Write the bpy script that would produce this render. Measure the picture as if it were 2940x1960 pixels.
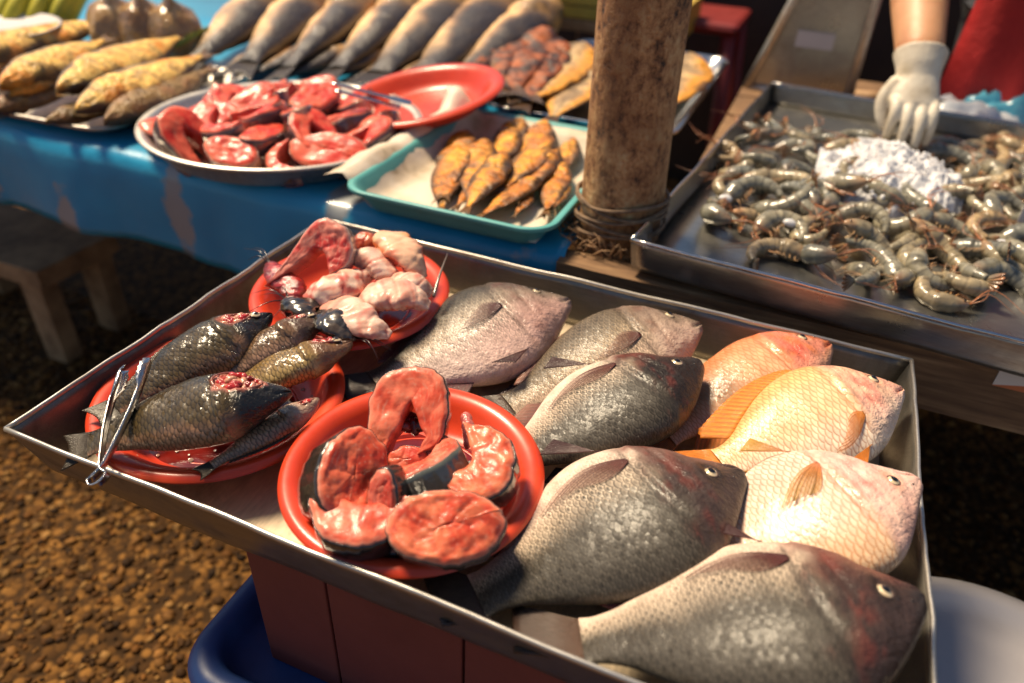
import bpy, bmesh, math, random
import numpy as np
from mathutils import Vector, Matrix, Euler, noise

for _o in list(bpy.data.objects):
    bpy.data.objects.remove(_o)
SC = bpy.context.scene
COL = SC.collection
R = math.radians
random.seed(7)

# ------------------------------------------------------------------ camera
CZ = 1.1746                      # camera height; the front tray's rim is at 0.70
LENS_PX = 2084.011               # focal length in pixels of a 2940 x 1960 frame
C2W = Matrix(((0.92228818, -0.25250984, 0.29261457),
              (0.38398519, 0.51235012, -0.76814889),
              (0.04404405, 0.82081431, 0.5694945)))
cam_d = bpy.data.cameras.new('camera')
cam = bpy.data.objects.new('camera', cam_d)
COL.objects.link(cam)
cam.matrix_world = Matrix.Translation((0, 0, CZ)) @ C2W.to_4x4()
cam_d.sensor_width = 36.0
cam_d.lens = 36.0 * LENS_PX / 2940.0
cam_d.clip_start = 0.02
cam_d.clip_end = 400
cam_d.dof.use_dof = True
cam_d.dof.focus_distance = 0.725
cam_d.dof.aperture_fstop = 2.6
cam_d.dof.aperture_blades = 9
SC.camera = cam

# ------------------------------------------------------------------ light
SUN_DIR = Vector((-0.52, 0.15, 0.84)).normalized()      # towards the light
sun_elev = math.asin(SUN_DIR.z)
sun_rot = math.atan2(SUN_DIR.x, SUN_DIR.y)
world = bpy.data.worlds.new('World')
SC.world = world
world.use_nodes = True
wn = world.node_tree
bg = wn.nodes['Background']
sky = wn.nodes.new('ShaderNodeTexSky')
sky.sky_type = 'NISHITA'
sky.sun_disc = False
sky.sun_elevation = sun_elev
sky.sun_rotation = sun_rot
wn.links.new(sky.outputs[0], bg.inputs[0])
bg.inputs[1].default_value = 0.056
sun_d = bpy.data.lights.new('sun', 'SUN')
sun_d.energy = 4.6
sun_d.angle = R(15.0)
sun_d.color = (1.0, 0.81, 0.56)
sun = bpy.data.objects.new('sun', sun_d)
COL.objects.link(sun)
sun.rotation_euler = SUN_DIR.to_track_quat('Z', 'Y').to_euler()
sun.location = (-3, 1, 4)

SC.render.engine = 'CYCLES'
SC.cycles.use_denoising = True
SC.cycles.max_bounces = 6
SC.cycles.transparent_max_bounces = 6
SC.cycles.sample_clamp_indirect = 4.0
SC.view_settings.view_transform = 'Standard'
SC.view_settings.look = 'None'
SC.view_settings.gamma = 1.0
SC.view_settings.use_curve_mapping = False
SC.view_settings.exposure = 0.6


def at(px, py, z):
    """World point at height z that the photograph shows at this pixel."""
    d = C2W @ Vector((px - 1470.0, 980.0 - py, -LENS_PX))
    t = (z - CZ) / d.z
    return Vector((0, 0, CZ)) + d * t


def aty(px, py, y):
    d = C2W @ Vector((px - 1470.0, 980.0 - py, -LENS_PX))
    return Vector((0, 0, CZ)) + d * (y / d.y)


# ------------------------------------------------------------------ object helpers
def tag(o, label=None, cat=None, group=None, kind=None):
    if label: o['label'] = label
    if cat: o['category'] = cat
    if group: o['group'] = group
    if kind: o['kind'] = kind
    return o


def empty(name, loc, label, cat, group=None):
    o = bpy.data.objects.new(name, None)
    o.empty_display_size = 0.05
    COL.objects.link(o)
    o.location = loc
    return tag(o, label, cat, group)


def link_mesh(name, me, mat, parent=None):
    o = bpy.data.objects.new(name, me)
    COL.objects.link(o)
    if mat is not None:
        me.materials.clear()
        me.materials.append(mat)
    if parent is not None:
        o.parent = parent
        o.matrix_parent_inverse = Matrix.Translation(-Vector(parent.location)) if parent.type == 'EMPTY' and parent.parent is None else Matrix.Identity(4)
    return o


class MB:
    """Collects verts, faces, per-vertex colours and uvs for ONE mesh."""
    def __init__(s):
        s.v, s.f, s.c, s.uv = [], [], [], []

    def add(s, verts, faces, cols=None, uvs=None):
        b = len(s.v)
        s.v += [tuple(p) for p in verts]
        s.f += [tuple(i + b for i in f) for f in faces]
        n = len(verts)
        s.c += [tuple(c) for c in cols] if cols is not None else [(1, 1, 1, 1)] * n
        s.uv += [tuple(u) for u in uvs] if uvs is not None else [(p[0], p[1]) for p in verts]
        return s

    def grid(s, P, cols=None, uvs=None, close_u=False, close_v=False, flip=False):
        """P[i][j] grid of points."""
        nu, nv = len(P), len(P[0])
        V = [p for row in P for p in row]
        C = [c for row in cols for c in row] if cols else None
        U = [u for row in uvs for u in row] if uvs else None
        F = []
        for i in range(nu if close_u else nu - 1):
            for j in range(nv if close_v else nv - 1):
                a, b = i * nv + j, i * nv + (j + 1) % nv
                c, d = ((i + 1) % nu) * nv + (j + 1) % nv, ((i + 1) % nu) * nv + j
                F.append((a, d, c, b) if flip else (a, b, c, d))
        return s.add(V, F, C, U)

    def box(s, lo, hi, cols=None):
        x0, y0, z0 = lo; x1, y1, z1 = hi
        V = [(x0, y0, z0), (x1, y0, z0), (x1, y1, z0), (x0, y1, z0), (x0, y0, z1), (x1, y0, z1), (x1, y1, z1), (x0, y1, z1)]
        F = [(0, 3, 2, 1), (4, 5, 6, 7), (0, 1, 5, 4), (1, 2, 6, 5), (2, 3, 7, 6), (3, 0, 4, 7)]
        return s.add(V, F)

    def build(s, name, mat, parent=None, smooth=True, bevel=0.0, solid=0.0, subsurf=0, seg=2):
        me = bpy.data.meshes.new(name)
        me.from_pydata(s.v, [], s.f)
        ca = me.attributes.new('Col', 'FLOAT_COLOR', 'POINT')
        ca.data.foreach_set('color', np.array([(c[0], c[1], c[2], c[3] if len(c) > 3 else 1.0) for c in s.c], dtype=np.float32).ravel())
        ul = me.uv_layers.new(name='UVMap')
        idx = np.empty(len(me.loops), dtype=np.int32)
        me.loops.foreach_get('vertex_index', idx)
        ul.data.foreach_set('uv', np.array(s.uv, dtype=np.float32)[idx].ravel())
        if smooth:
            me.polygons.foreach_set('use_smooth', [True] * len(me.polygons))
        me.update()
        o = link_mesh(name, me, mat, parent)
        if bevel:
            m = o.modifiers.new('bevel', 'BEVEL'); m.width = bevel; m.segments = seg; m.limit_method = 'ANGLE'; m.angle_limit = R(35)
        if solid:
            m = o.modifiers.new('solid', 'SOLIDIFY'); m.thickness = solid; m.offset = 0
        if subsurf:
            m = o.modifiers.new('sub', 'SUBSURF'); m.levels = subsurf; m.render_levels = subsurf
        return o


def copy_tree(o, parent=None):
    c = o.copy()
    COL.objects.link(c)
    if parent is not None:
        mpi = o.matrix_parent_inverse.copy()
        c.parent = parent
        c.matrix_parent_inverse = mpi
    for ch in list(o.children):
        copy_tree(ch, c)
    return c


def fbm(p, sc=1.0, oct=3):
    return noise.fractal(Vector(p) * sc, 1.0, 2.0, oct)


def cr(tab, t):
    """Smooth interpolation of a [(t, value), ...] table."""
    n = len(tab)
    if t <= tab[0][0]: return tab[0][1]
    if t >= tab[-1][0]: return tab[-1][1]
    k = 0
    while tab[k + 1][0] < t: k += 1
    t0, v0 = tab[k]; t1, v1 = tab[k + 1]
    h = t1 - t0
    def slope(i):
        if i == 0: return (tab[1][1] - tab[0][1]) / (tab[1][0] - tab[0][0])
        if i == n - 1: return (tab[-1][1] - tab[-2][1]) / (tab[-1][0] - tab[-2][0])
        return (tab[i + 1][1] - tab[i - 1][1]) / (tab[i + 1][0] - tab[i - 1][0])
    m0, m1 = slope(k) * h, slope(k + 1) * h
    x = (t - t0) / h
    return (2 * x ** 3 - 3 * x ** 2 + 1) * v0 + (x ** 3 - 2 * x ** 2 + x) * m0 + (-2 * x ** 3 + 3 * x ** 2) * v1 + (x ** 3 - x ** 2) * m1


def mix(a, b, k):
    k = max(0.0, min(1.0, k))
    return tuple(a[i] * (1 - k) + b[i] * k for i in range(3))


def sm(e0, e1, x):
    t = max(0.0, min(1.0, (x - e0) / (e1 - e0)))
    return t * t * (3 - 2 * t)


def tube(mb, pts, rad, ns=12, up=Vector((0, 0, 1)), colf=None, disp=None, cap=True, flat=1.0):
    """Tapered tube along pts. rad: list of r or (r_side, r_up). colf(u, ang) -> rgb, disp(u, ang, p) -> radial scale."""
    pts = [Vector(p) for p in pts]
    n = len(pts)
    P, C, U = [], [], []
    run = 0.0
    for i in range(n):
        t = (pts[min(i + 1, n - 1)] - pts[max(i - 1, 0)])
        if t.length < 1e-9: t = Vector((1, 0, 0))
        t.normalize()
        side = t.cross(up)
        if side.length < 1e-4: side = t.cross(Vector((0.31, 0.9, 0.2)))
        side.normalize()
        u2 = side.cross(t).normalized()
        r = rad[i]
        ra, rb = (r if isinstance(r, tuple) else (r, r * flat))
        if i: run += (pts[i] - pts[i - 1]).length
        row, cc, uu = [], [], []
        for j in range(ns):
            a = 2 * math.pi * j / ns
            k = disp(i / (n - 1), a, pts[i]) if disp else 1.0
            row.append(pts[i] + side * (math.cos(a) * ra * k) + u2 * (math.sin(a) * rb * k))
            cc.append(colf(i / (n - 1), a) if colf else (1, 1, 1))
            uu.append((run, j / ns * 2 * math.pi * max(ra, 1e-4)))
        P.append(row); C.append(cc); U.append(uu)
    b = len(mb.v)
    mb.grid(P, C, U, close_v=True)
    if cap:
        m = len(mb.v)
        mb.add([pts[0], pts[-1]], [], [colf(0, 0) if colf else (1, 1, 1), colf(1, 0) if colf else (1, 1, 1)], [(0, 0), (run, 0)])
        for j in range(ns):
            mb.f.append((b + (j + 1) % ns, b + j, m))
            e = b + (n - 1) * ns
            mb.f.append((e + j, e + (j + 1) % ns, m + 1))
    return mb


def bez(pts, n):
    """Smooth polyline through pts."""
    ts = list(range(len(pts)))
    out = []
    for i in range(n):
        t = i / (n - 1) * (len(pts) - 1)
        out.append(Vector([cr([(ts[k], pts[k][c]) for k in ts], t) for c in range(3)]))
    return out


def lathe(mb, prof, ns=64, c=(0, 0, 0), colf=None):
    P, U = [], []
    for (r, z) in prof:
        P.append([(c[0] + r * math.cos(2 * math.pi * j / ns), c[1] + r * math.sin(2 * math.pi * j / ns), c[2] + z) for j in range(ns)])
        U.append([(p[0], p[1]) for p in P[-1]])
    mb.grid(P, None, U, close_v=True, flip=True)
    return mb


# ------------------------------------------------------------------ materials
class G:
    def __init__(s, name):
        s.m = bpy.data.materials.new(name)
        s.m.use_nodes = True
        s.nt = s.m.node_tree
        s.b = s.nt.nodes['Principled BSDF']

    def n(s, typ, ins=None, **kw):
        nd = s.nt.nodes.new('ShaderNode' + typ)
        for k, v in kw.items():
            setattr(nd, k, v)
        for k, v in (ins or {}).items():
            s.set(nd, k, v)
        return nd

    def set(s, nd, k, v):
        sk = nd.inputs[k]
        if isinstance(v, bpy.types.NodeSocket):
            s.nt.links.new(v, sk)
        elif isinstance(v, bpy.types.Node):
            s.nt.links.new(v.outputs[0], sk)
        else:
            if sk.type == 'RGBA' and len(v) == 3: v = (*v, 1)
            sk.default_value = v

    def p(s, **kw):
        names = dict(col='Base Color', rough='Roughness', metal='Metallic', spec='Specular IOR Level', coat='Coat Weight', coatr='Coat Roughness',
                     trans='Transmission Weight', ior='IOR', sss='Subsurface Weight', sheen='Sheen Weight', nrm='Normal', alpha='Alpha', sssr='Subsurface Radius', ssss='Subsurface Scale')
        for k, v in kw.items():
            s.set(s.b, names[k], v)
            if k == 'nrm': s.set(s.b, 'Coat Normal', v)      # the wet film follows the relief too
        return s

    def ma(s, op, a, b=None, c=None, clamp=False):
        d = {0: a}
        if b is not None: d[1] = b
        if c is not None: d[2] = c
        return s.n('Math', d, operation=op, use_clamp=clamp).outputs[0]

    def mixc(s, fac, a, b, blend='MIX'):
        nd = s.n('Mix', {}, data_type='RGBA', blend_type=blend)
        s.set(nd, 0, fac); s.set(nd, 6, a); s.set(nd, 7, b)
        return nd.outputs[2]

    def ramp(s, fac, stops):
        nd = s.n('ValToRGB', {0: fac})
        e = nd.color_ramp.elements
        while len(e) < len(stops): e.new(0.5)
        for i, (p, c) in enumerate(stops):
            e[i].position = p
            e[i].color = (*c, 1) if len(c) == 3 else c
        return nd.outputs[0]

    def noise(s, vec, scale, detail=4, rough=0.55, dist=0.0):
        return s.n('TexNoise', {'Vector': vec, 'Scale': scale, 'Detail': detail, 'Roughness': rough, 'Distortion': dist}).outputs[0]

    def obj(s):
        return s.n('TexCoord').outputs['Object']

    def uv(s):
        return s.n('UVMap').outputs[0]

    def bump(s, h, strength=0.3, dist=0.002, nrm=None):
        d = {'Height': h, 'Strength': strength, 'Distance': dist}
        if nrm is not None: d['Normal'] = nrm
        return s.n('Bump', d).outputs[0]


def simple(name, cols, scale=20, rough=0.5, metal=0.0, bump=0.0, bscale=None, coat=0.0, spec=0.5, rvar=0.12, lo=0.3, hi=0.7, bdist=0.002, sss=0.0, attr=False, coatr=0.08):
    """Noise-mottled material from two or three colours."""
    g = G(name)
    o = g.obj()
    nz = g.noise(o, scale, 5)
    st = [(lo + (hi - lo) * i / max(1, len(cols) - 1), c) for i, c in enumerate(cols)]
    col = g.ramp(nz, st) if len(cols) > 1 else (*cols[0], 1)
    if attr:
        a = g.n('Attribute', attribute_name='Col').outputs[0]
        col = g.mixc(1.0, a, col, 'MULTIPLY')
    n2 = g.noise(o, scale * 3.1, 3)
    g.p(col=col, rough=g.ma('MULTIPLY_ADD', n2, rvar * 2, rough - rvar, clamp=True), metal=metal, spec=spec, coat=coat, coatr=coatr)
    if sss:
        g.p(sss=sss, sssr=(0.6, 0.25, 0.15), ssss=0.01)
    if bump:
        g.p(nrm=g.bump(g.noise(o, bscale or scale * 4, 4), bump, bdist))
    return g.m


def fish_skin(name, net=0.6, netcol=(0.02, 0.017, 0.013), spot=0.0, cell=0.0080, rough=0.36, bstr=0.5, coat=0.28, mott=0.5):
    g = G(name)
    at_ = g.n('Attribute', attribute_name='Col')
    col, mask = at_.outputs['Color'], at_.outputs['Alpha']
    uv = g.uv()
    wob = g.n('VectorMath', {0: g.n('TexNoise', {'Vector': uv, 'Scale': 34.0, 'Detail': 2.0}).outputs['Color'], 3: 0.0034}, operation='SCALE')
    uw = g.n('SeparateXYZ', {0: g.n('VectorMath', {0: uv, 1: wob.outputs[0]}, operation='ADD').outputs[0]})
    U = g.ma('MULTIPLY', uw.outputs[0], 1 / (cell * 1.25))
    V = g.ma('MULTIPLY', uw.outputs[1], 1 / (cell * 1.45))
    # two staggered rows of rounded scales; the one nearer the head lies on top
    def lat(off):
        vv = g.ma('ADD', V, 0.5 - off)
        dv = g.ma('SUBTRACT', g.ma('FRACT', vv), 0.5)
        e = g.ma('SQRT', g.ma('SUBTRACT', 0.40, g.ma('MULTIPLY', dv, dv)))
        x = g.ma('ADD', g.ma('SUBTRACT', e, U), off)
        d = g.ma('FRACT', x)
        return dv, d, g.ma('SUBTRACT', d, e), g.ma('FLOOR', x), g.ma('FLOOR', vv)
    A_, B_ = lat(0.0), lat(0.5)
    pick = g.ma('LESS_THAN', A_[2], B_[2])
    def sel(k):
        return g.ma('ADD', g.ma('MULTIPLY', A_[k], pick), g.ma('MULTIPLY', B_[k], g.ma('SUBTRACT', 1.0, pick)))
    dv, h = sel(0), sel(1)                       # across the scale; distance from its free edge
    idv = g.n('CombineXYZ', {0: sel(3), 1: sel(4), 2: pick}).outputs[0]
    rn = g.n('TexWhiteNoise', {'Vector': idv}, noise_dimensions='3D')
    line = g.n('MapRange', {'Value': h, 'From Min': 0.05, 'From Max': 0.33, 'To Min': 1.0, 'To Max': 0.0}, interpolation_type='SMOOTHSTEP').outputs[0]
    dark = line
    if spot:
        q1 = g.ma('SUBTRACT', h, 0.34)
        rr = g.ma('SQRT', g.ma('ADD', g.ma('MULTIPLY', g.ma('MULTIPLY', q1, q1), 1.3), g.ma('MULTIPLY', g.ma('MULTIPLY', dv, dv), 0.62)))
        sp = g.n('MapRange', {'Value': rr, 'From Min': 0.10, 'From Max': 0.30, 'To Min': 1.0, 'To Max': 0.0}, interpolation_type='SMOOTHSTEP').outputs[0]
        sv = g.n('MapRange', {'Value': g.ma('ADD', g.ma('MULTIPLY', rn.outputs['Value'], 0.6), g.noise(uv, 38, 3)), 'From Min': 0.35, 'From Max': 1.0, 'To Min': 0.25, 'To Max': 1.0}).outputs[0]
        dark = g.ma('MAXIMUM', g.ma('MULTIPLY', dark, 0.85), g.ma('MULTIPLY', g.ma('MULTIPLY', sp, spot), sv))
    patch = g.noise(uv, 22, 4)
    pm = g.n('MapRange', {'Value': patch, 'From Min': 0.3, 'From Max': 0.62, 'To Min': 0.7, 'To Max': 1.0}).outputs[0]
    fac = g.ma('MULTIPLY', g.ma('MULTIPLY', dark, mask), g.ma('MULTIPLY', pm, net), clamp=True)
    cellv = rn.outputs['Value']
    c1 = g.mixc(g.ma('MULTIPLY', mask, mott), col, g.mixc(1.0, col, g.ramp(cellv, [(0.0, (0.72, 0.72, 0.72)), (1.0, (1.28, 1.26, 1.22))]), 'MULTIPLY'))
    mo = g.noise(uv, 60, 5)
    c1 = g.mixc(0.5, c1, g.mixc(1.0, c1, g.ramp(mo, [(0.3, (0.62, 0.6, 0.58)), (0.7, (1.3, 1.3, 1.3))]), 'MULTIPLY'))
    c2 = g.mixc(fac, c1, netcol)
    rc = g.n('SeparateColor', {0: rn.outputs['Color']})
    tilt = g.ma('ADD', g.ma('MULTIPLY', dv, g.ma('SUBTRACT', rc.outputs[0], 0.5)), g.ma('MULTIPLY', h, g.ma('SUBTRACT', rc.outputs[1], 0.5)))
    hs = g.ma('MULTIPLY', g.ma('ADD', g.ma('MULTIPLY', h, -0.9), tilt), mask)
    inv = g.ma('SUBTRACT', 1.0, mask)
    head = g.ma('MULTIPLY', g.ma('ADD', g.noise(uv, 75, 4), g.ma('MULTIPLY', g.noise(uv, 210, 3), 0.4)), inv)
    n0 = g.bump(head, 0.8, 0.0045)
    n1 = g.bump(hs, bstr, 0.0016, n0)
    fine = g.noise(uv, 420, 3)
    n2 = g.bump(fine, 0.35, 0.0008, n1)
    wet = g.noise(uv, 90, 3)
    n3 = g.bump(wet, 0.35, 0.0022, n2)
    g.p(col=c2, rough=g.ma('MULTIPLY_ADD', mo, 0.22, rough - 0.06), spec=0.3, coat=coat, coatr=0.09, nrm=n3)
    return g.m


def attr_mat(name, rough=0.35, bump=0.3, bscale=120, coat=0.4, var=0.5, vscale=70, sss=0.0, stretch=None, bdist=0.0015, coatr=0.1, spec=0.5, rnd=False, alpha=False, tint=None):
    """Material driven by the mesh's own colour attribute with mottling and relief."""
    g = G(name)
    c_at = g.n('Attribute', attribute_name='Col')
    c = c_at.outputs[0]
    if alpha: g.p(alpha=c_at.outputs['Alpha'])
    o = g.obj()
    if stretch:
        o = g.n('Mapping', {'Vector': g.uv(), 'Scale': stretch}).outputs[0]
    if tint: c = g.mixc(1.0, c, (*tint, 1), 'MULTIPLY')
    if rnd:
        ri = g.n('ObjectInfo').outputs['Random']
        c = g.mixc(1.0, c, g.ramp(ri, [(0.0, (0.6, 0.66, 0.72)), (0.5, (0.95, 0.95, 0.9)), (0.85, (1.15, 1.02, 0.82)), (1.0, (1.5, 1.15, 0.8))]), 'MULTIPLY')
    nz = g.noise(o, vscale, 5, 0.6)
    c = g.mixc(var, c, g.mixc(1.0, c, g.ramp(nz, [(0.28, (0.45, 0.42, 0.4)), (0.5, (1, 1, 1)), (0.72, (1.45, 1.4, 1.35))]), 'MULTIPLY'))
    g.p(col=c, rough=g.ma('MULTIPLY_ADD', nz, 0.25, rough - 0.12, clamp=True), coat=coat, coatr=coatr, spec=spec, nrm=g.bump(g.noise(o, bscale, 4), bump, bdist))
    if sss:
        g.p(sss=sss, sssr=(0.7, 0.25, 0.15), ssss=0.008)
    return g.m


def steel_mat(name, col, rough=0.38, metal=0.9, stain=(0.16, 0.13, 0.1), brush=(3, 60, 60), sc=9, stain_lo=0.52):
    g = G(name)
    o = g.obj()
    mp = g.n('Mapping', {'Vector': o, 'Scale': brush}).outputs[0]
    br = g.noise(mp, 14, 4)
    st = g.noise(o, sc, 6, 0.65, 0.6)
    k = g.n('MapRange', {'Value': st, 'From Min': stain_lo, 'From Max': stain_lo + 0.18}).outputs[0]
    c = g.mixc(0.4, col, g.mixc(1.0, col, g.ramp(br, [(0.3, (0.6, 0.6, 0.6)), (0.7, (1.35, 1.35, 1.35))]), 'MULTIPLY'))
    c = g.mixc(g.ma('MULTIPLY', k, 0.75), c, stain)
    g.p(col=c, metal=g.ma('MULTIPLY_ADD', k, -0.35, metal, clamp=True), rough=g.ma('ADD', g.ma('MULTIPLY', st, 0.3), rough - 0.15, clamp=True), nrm=g.bump(g.ma('ADD', br, st), 0.12, 0.001))
    return g.m


M = {}
M['steel'] = steel_mat('galvanised_steel', (0.24, 0.225, 0.195), 0.40, 0.85, (0.10, 0.075, 0.05), (3, 60, 60), 14, 0.48)
M['steel_floor'] = steel_mat('tray_floor_steel', (0.62, 0.5, 0.35), 0.5, 0.25, (0.22, 0.15, 0.09), (20, 4, 20), 12, 0.5)  # tan base paints warm light onto the steel floor; stains on top
M['steel_rim'] = steel_mat('steel_rim', (0.6, 0.56, 0.5), 0.36, 0.85)
M['steel_shrimp'] = steel_mat('stainless_pan', (0.4, 0.39, 0.36), 0.3, 0.9, (0.2, 0.17, 0.13), (3, 40, 40), 7)
M['chrome'] = steel_mat('polished_steel', (0.62, 0.6, 0.58), 0.18, 1.0, (0.3, 0.26, 0.22), (2, 60, 60), 30, 0.62)
M['alu'] = steel_mat('aluminium', (0.62, 0.57, 0.5), 0.4, 0.85, (0.35, 0.28, 0.2), (8, 8, 8), 8, 0.6)
M['red'] = simple('red_plastic', [(0.50, 0.034, 0.010), (0.62, 0.052, 0.016), (0.68, 0.07, 0.022)], 14, 0.34, bump=0.06, coat=0.15, spec=0.5)
M['turq'] = simple('turquoise_plastic', [(0.10, 0.36, 0.34), (0.13, 0.43, 0.41)], 12, 0.4, bump=0.04)
M['crate'] = simple('brick_red_painted_box', [(0.17, 0.036, 0.026), (0.22, 0.05, 0.036)], 10, 0.6, bump=0.15)
M['seam'] = simple('dark_seam', [(0.03, 0.012, 0.01)], 10, 0.8)
M['bluebin'] = simple('blue_plastic', [(0.016, 0.045, 0.16), (0.026, 0.065, 0.21)], 14, 0.42, bump=0.08)
M['white'] = simple('white_plastic', [(0.50, 0.47, 0.48), (0.58, 0.55, 0.56)], 8, 0.45, bump=0.05)
M['wood'] = simple('raw_wood', [(0.16, 0.085, 0.04), (0.33, 0.19, 0.09), (0.46, 0.28, 0.14)], 16, 0.7, bump=0.4)
M['darkwood'] = simple('dark_wood', [(0.10, 0.055, 0.03), (0.2, 0.11, 0.055)], 14, 0.75, bump=0.4)
M['eye_ring'] = simple('eye_gold', [(0.56, 0.42, 0.24), (0.74, 0.62, 0.42)], 300, 0.25, coat=0.8)
M['pupil'] = simple('eye_pupil', [(0.006, 0.006, 0.007)], 50, 0.05, coat=1.0)
M['tilapia'] = fish_skin('grey_tilapia_skin', 1.0, spot=0.95, bstr=0.7, coat=0.16, rough=0.42)
M['redfish'] = fish_skin('red_tilapia_skin', 0.6, (0.42, 0.13, 0.03), rough=0.3, bstr=0.5, mott=0.25)
M['olive'] = fish_skin('olive_scaled_skin', 0.75, (0.012, 0.010, 0.006), cell=0.0066, rough=0.24, bstr=1.0, coat=0.75)
M['fin'] = attr_mat('fish_fin', 0.36, 0.6, 3, 0.3, 0.8, 2.2, stretch=(60, 900, 1), spec=0.4, alpha=True)
M['flesh'] = attr_mat('raw_fish_flesh', 0.40, 0.45, 150, 0.18, 0.45, 60, sss=0.12, bdist=0.0015, coatr=.12, spec=.3, tint=(.98, .90, .86))
M['skin_dark'] = attr_mat('slick_dark_skin', 0.2, 0.35, 60, 0.8, 0.6, 40, bdist=0.003)
M['gut'] = attr_mat('bloody_gill', 0.18, 0.8, 260, 0.9, 0.6, 150, bdist=0.002)
M['fried'] = attr_mat('fried_crust', 0.45, 1.0, 90, 0.12, 0.85, 45, bdist=0.007)
M['dried'] = attr_mat('salted_fish_skin', 0.42, 0.8, 110, 0.2, 0.7, 40, bdist=.004)
M['shrimp'] = attr_mat('raw_shrimp_shell', 0.26, 0.5, 140, 0.45, 0.8, 50, rnd=True)
M['ice'] = None


# =================================================================== SETTING
def ground():
    mb = MB()
    mb.grid([[(x, y, 0) for y in (-60, -2, 0, 2, 4, 8, 60)] for x in (-60, -4, -2, 0, 2, 4, 60)], flip=True)
    g = G('pebble_concrete')
    o = g.obj()
    vo = g.n('TexVoronoi', {'Vector': o, 'Scale': 62.0})
    cc = g.n('SeparateColor', {0: vo.outputs['Color']}).outputs[0]
    c = g.ramp(cc, [(0.0, (0.04, 0.017, 0.004)), (0.5, (0.11, 0.048, 0.010)), (1.0, (0.24, 0.11, 0.025))])
    c = g.mixc(g.n('MapRange', {'Value': vo.outputs['Distance'], 'From Min': 0.4, 'From Max': 0.75}).outputs[0], c, (0.035, 0.016, 0.004, 1))
    g.p(col=c, rough=0.85, spec=0.15, nrm=g.bump(vo.outputs['Distance'], 0.6, -0.006))
    o = mb.build('ground', g.m, smooth=False)
    tag(o, 'dark brown pebbled concrete ground under the stalls', kind='structure')
    # loose-looking pebbles set in the concrete, in view at the lower left and right
    rnd = random.Random(3)
    pm = MB()
    bm = bmesh.new(); bmesh.ops.create_icosphere(bm, subdivisions=1, radius=1.0)
    bv = [v.co.copy() for v in bm.verts]; bf = [tuple(v.index for v in f.verts) for f in bm.faces]; bm.free()
    pal = [(0.42, 0.19, 0.048), (0.25, 0.11, 0.028), (0.14, 0.062, 0.016), (0.07, 0.032, 0.010), (0.56, 0.29, 0.085), (0.30, 0.12, 0.025)]
    for (x0, x1, y0, y1, cnt) in ((-2.1, -0.3, 0.05, 1.25, 9500), (0.2, 1.0, 0.75, 2.3, 2500)):
        for _ in range(cnt):
            x, y = rnd.uniform(x0, x1), rnd.uniform(y0, y1)
            r = rnd.uniform(0.003, 0.0075) if rnd.random() < .7 else rnd.uniform(.007, .0125)
            M3 = Euler((rnd.uniform(-.4, .4), rnd.uniform(-.4, .4), rnd.uniform(0, 6.28))).to_matrix()
            sx, sy, sz = r * rnd.uniform(.8, 1.4), r * rnd.uniform(.7, 1.1), r * rnd.uniform(.4, .7)
            c = pal[rnd.randrange(len(pal))]; k = rnd.uniform(.35, .8) * (.75 + .5 * fbm((x * 3, y * 3, 0)))
            pm.add([M3 @ Vector((v.x * sx, v.y * sy, v.z * sz)) + Vector((x, y, 0.001)) for v in bv], bf, [(c[0] * k, c[1] * k, c[2] * k)] * len(bv))
    po = pm.build('pebbles', attr_mat('pebble_stone', 0.75, 0.4, 150, 0.0, 0.4, 90, spec=.15))
    tag(po, 'brown pebbles set in the concrete ground', 'pebbles', kind='stuff')


ground()


# ------------------------------------------------------------------ front tray
TX0, TX1, TY0, TY1, TZ, TF = -0.6144, 0.1856, 0.2974, 0.8087, 0.70, 0.640


def sheet_tray(name, label, cx, cy, w, d, zf, zr, flare, mat_w, mat_f, mat_r, rotz=0, rim=0.0022, sag=0.0):
    """Folded sheet-metal tray: floor, four walls and a rolled rim."""
    Rz = Matrix.Rotation(rotz, 3, 'Z')
    root = empty(name, (cx, cy, zf - 0.001), label, 'tray')
    T = lambda x, y, z: Rz @ Vector((x, y, 0)) + Vector((cx, cy, z))
    hw, hd = w / 2, d / 2
    iw, idp = hw - flare, hd - flare
    th = 0.0014
    f = MB()
    n = 24
    f.grid([[T(-iw + 2 * iw * i / n, -idp + 2 * idp * j / n, zf + 0.0012 * fbm((i * .4, j * .4, 1.3))) for j in range(n + 1)] for i in range(n + 1)], flip=True)
    f.build('tray_floor', mat_f, root, solid=th)
    cs_b = [(-iw, -idp), (iw, -idp), (iw, idp), (-iw, idp)]
    cs_t = [(-hw, -hd), (hw, -hd), (hw, hd), (-hw, hd)]
    for k in range(4):
        a, b = cs_b[k], cs_b[(k + 1) % 4]; c, e = cs_t[k], cs_t[(k + 1) % 4]
        m = MB()
        P = []
        for i in range(41):
            u = i / 40
            row = []
            for j in range(7):
                v = j / 6
                x = (a[0] * (1 - u) + b[0] * u) * (1 - v) + (c[0] * (1 - u) + e[0] * u) * v
                y = (a[1] * (1 - u) + b[1] * u) * (1 - v) + (c[1] * (1 - u) + e[1] * u) * v
                wob = 0.0028 * fbm((u * 6 + k * 9, v * 1.2, 4.1)) * math.sin(math.pi * u) ** .5
                nx, ny = (0, -1) if k == 0 else (1, 0) if k == 1 else (0, 1) if k == 2 else (-1, 0)
                row.append(T(x + nx * wob, y + ny * wob, zf + (zr - zf) * v + .0018 * v * fbm((u * 9 + k * 4, 2.2, 0)) * math.sin(math.pi * u) ** .5))
            P.append(row)
        m.grid(P)
        m.build('side_wall', mat_w, root, solid=th)
        r = MB()
        pts = [row[-1] for row in P]
        tube(r, pts, [(rim, rim * 1.35)] * len(pts), 10)
        r.build('rim', mat_r, root)
    return root


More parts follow.
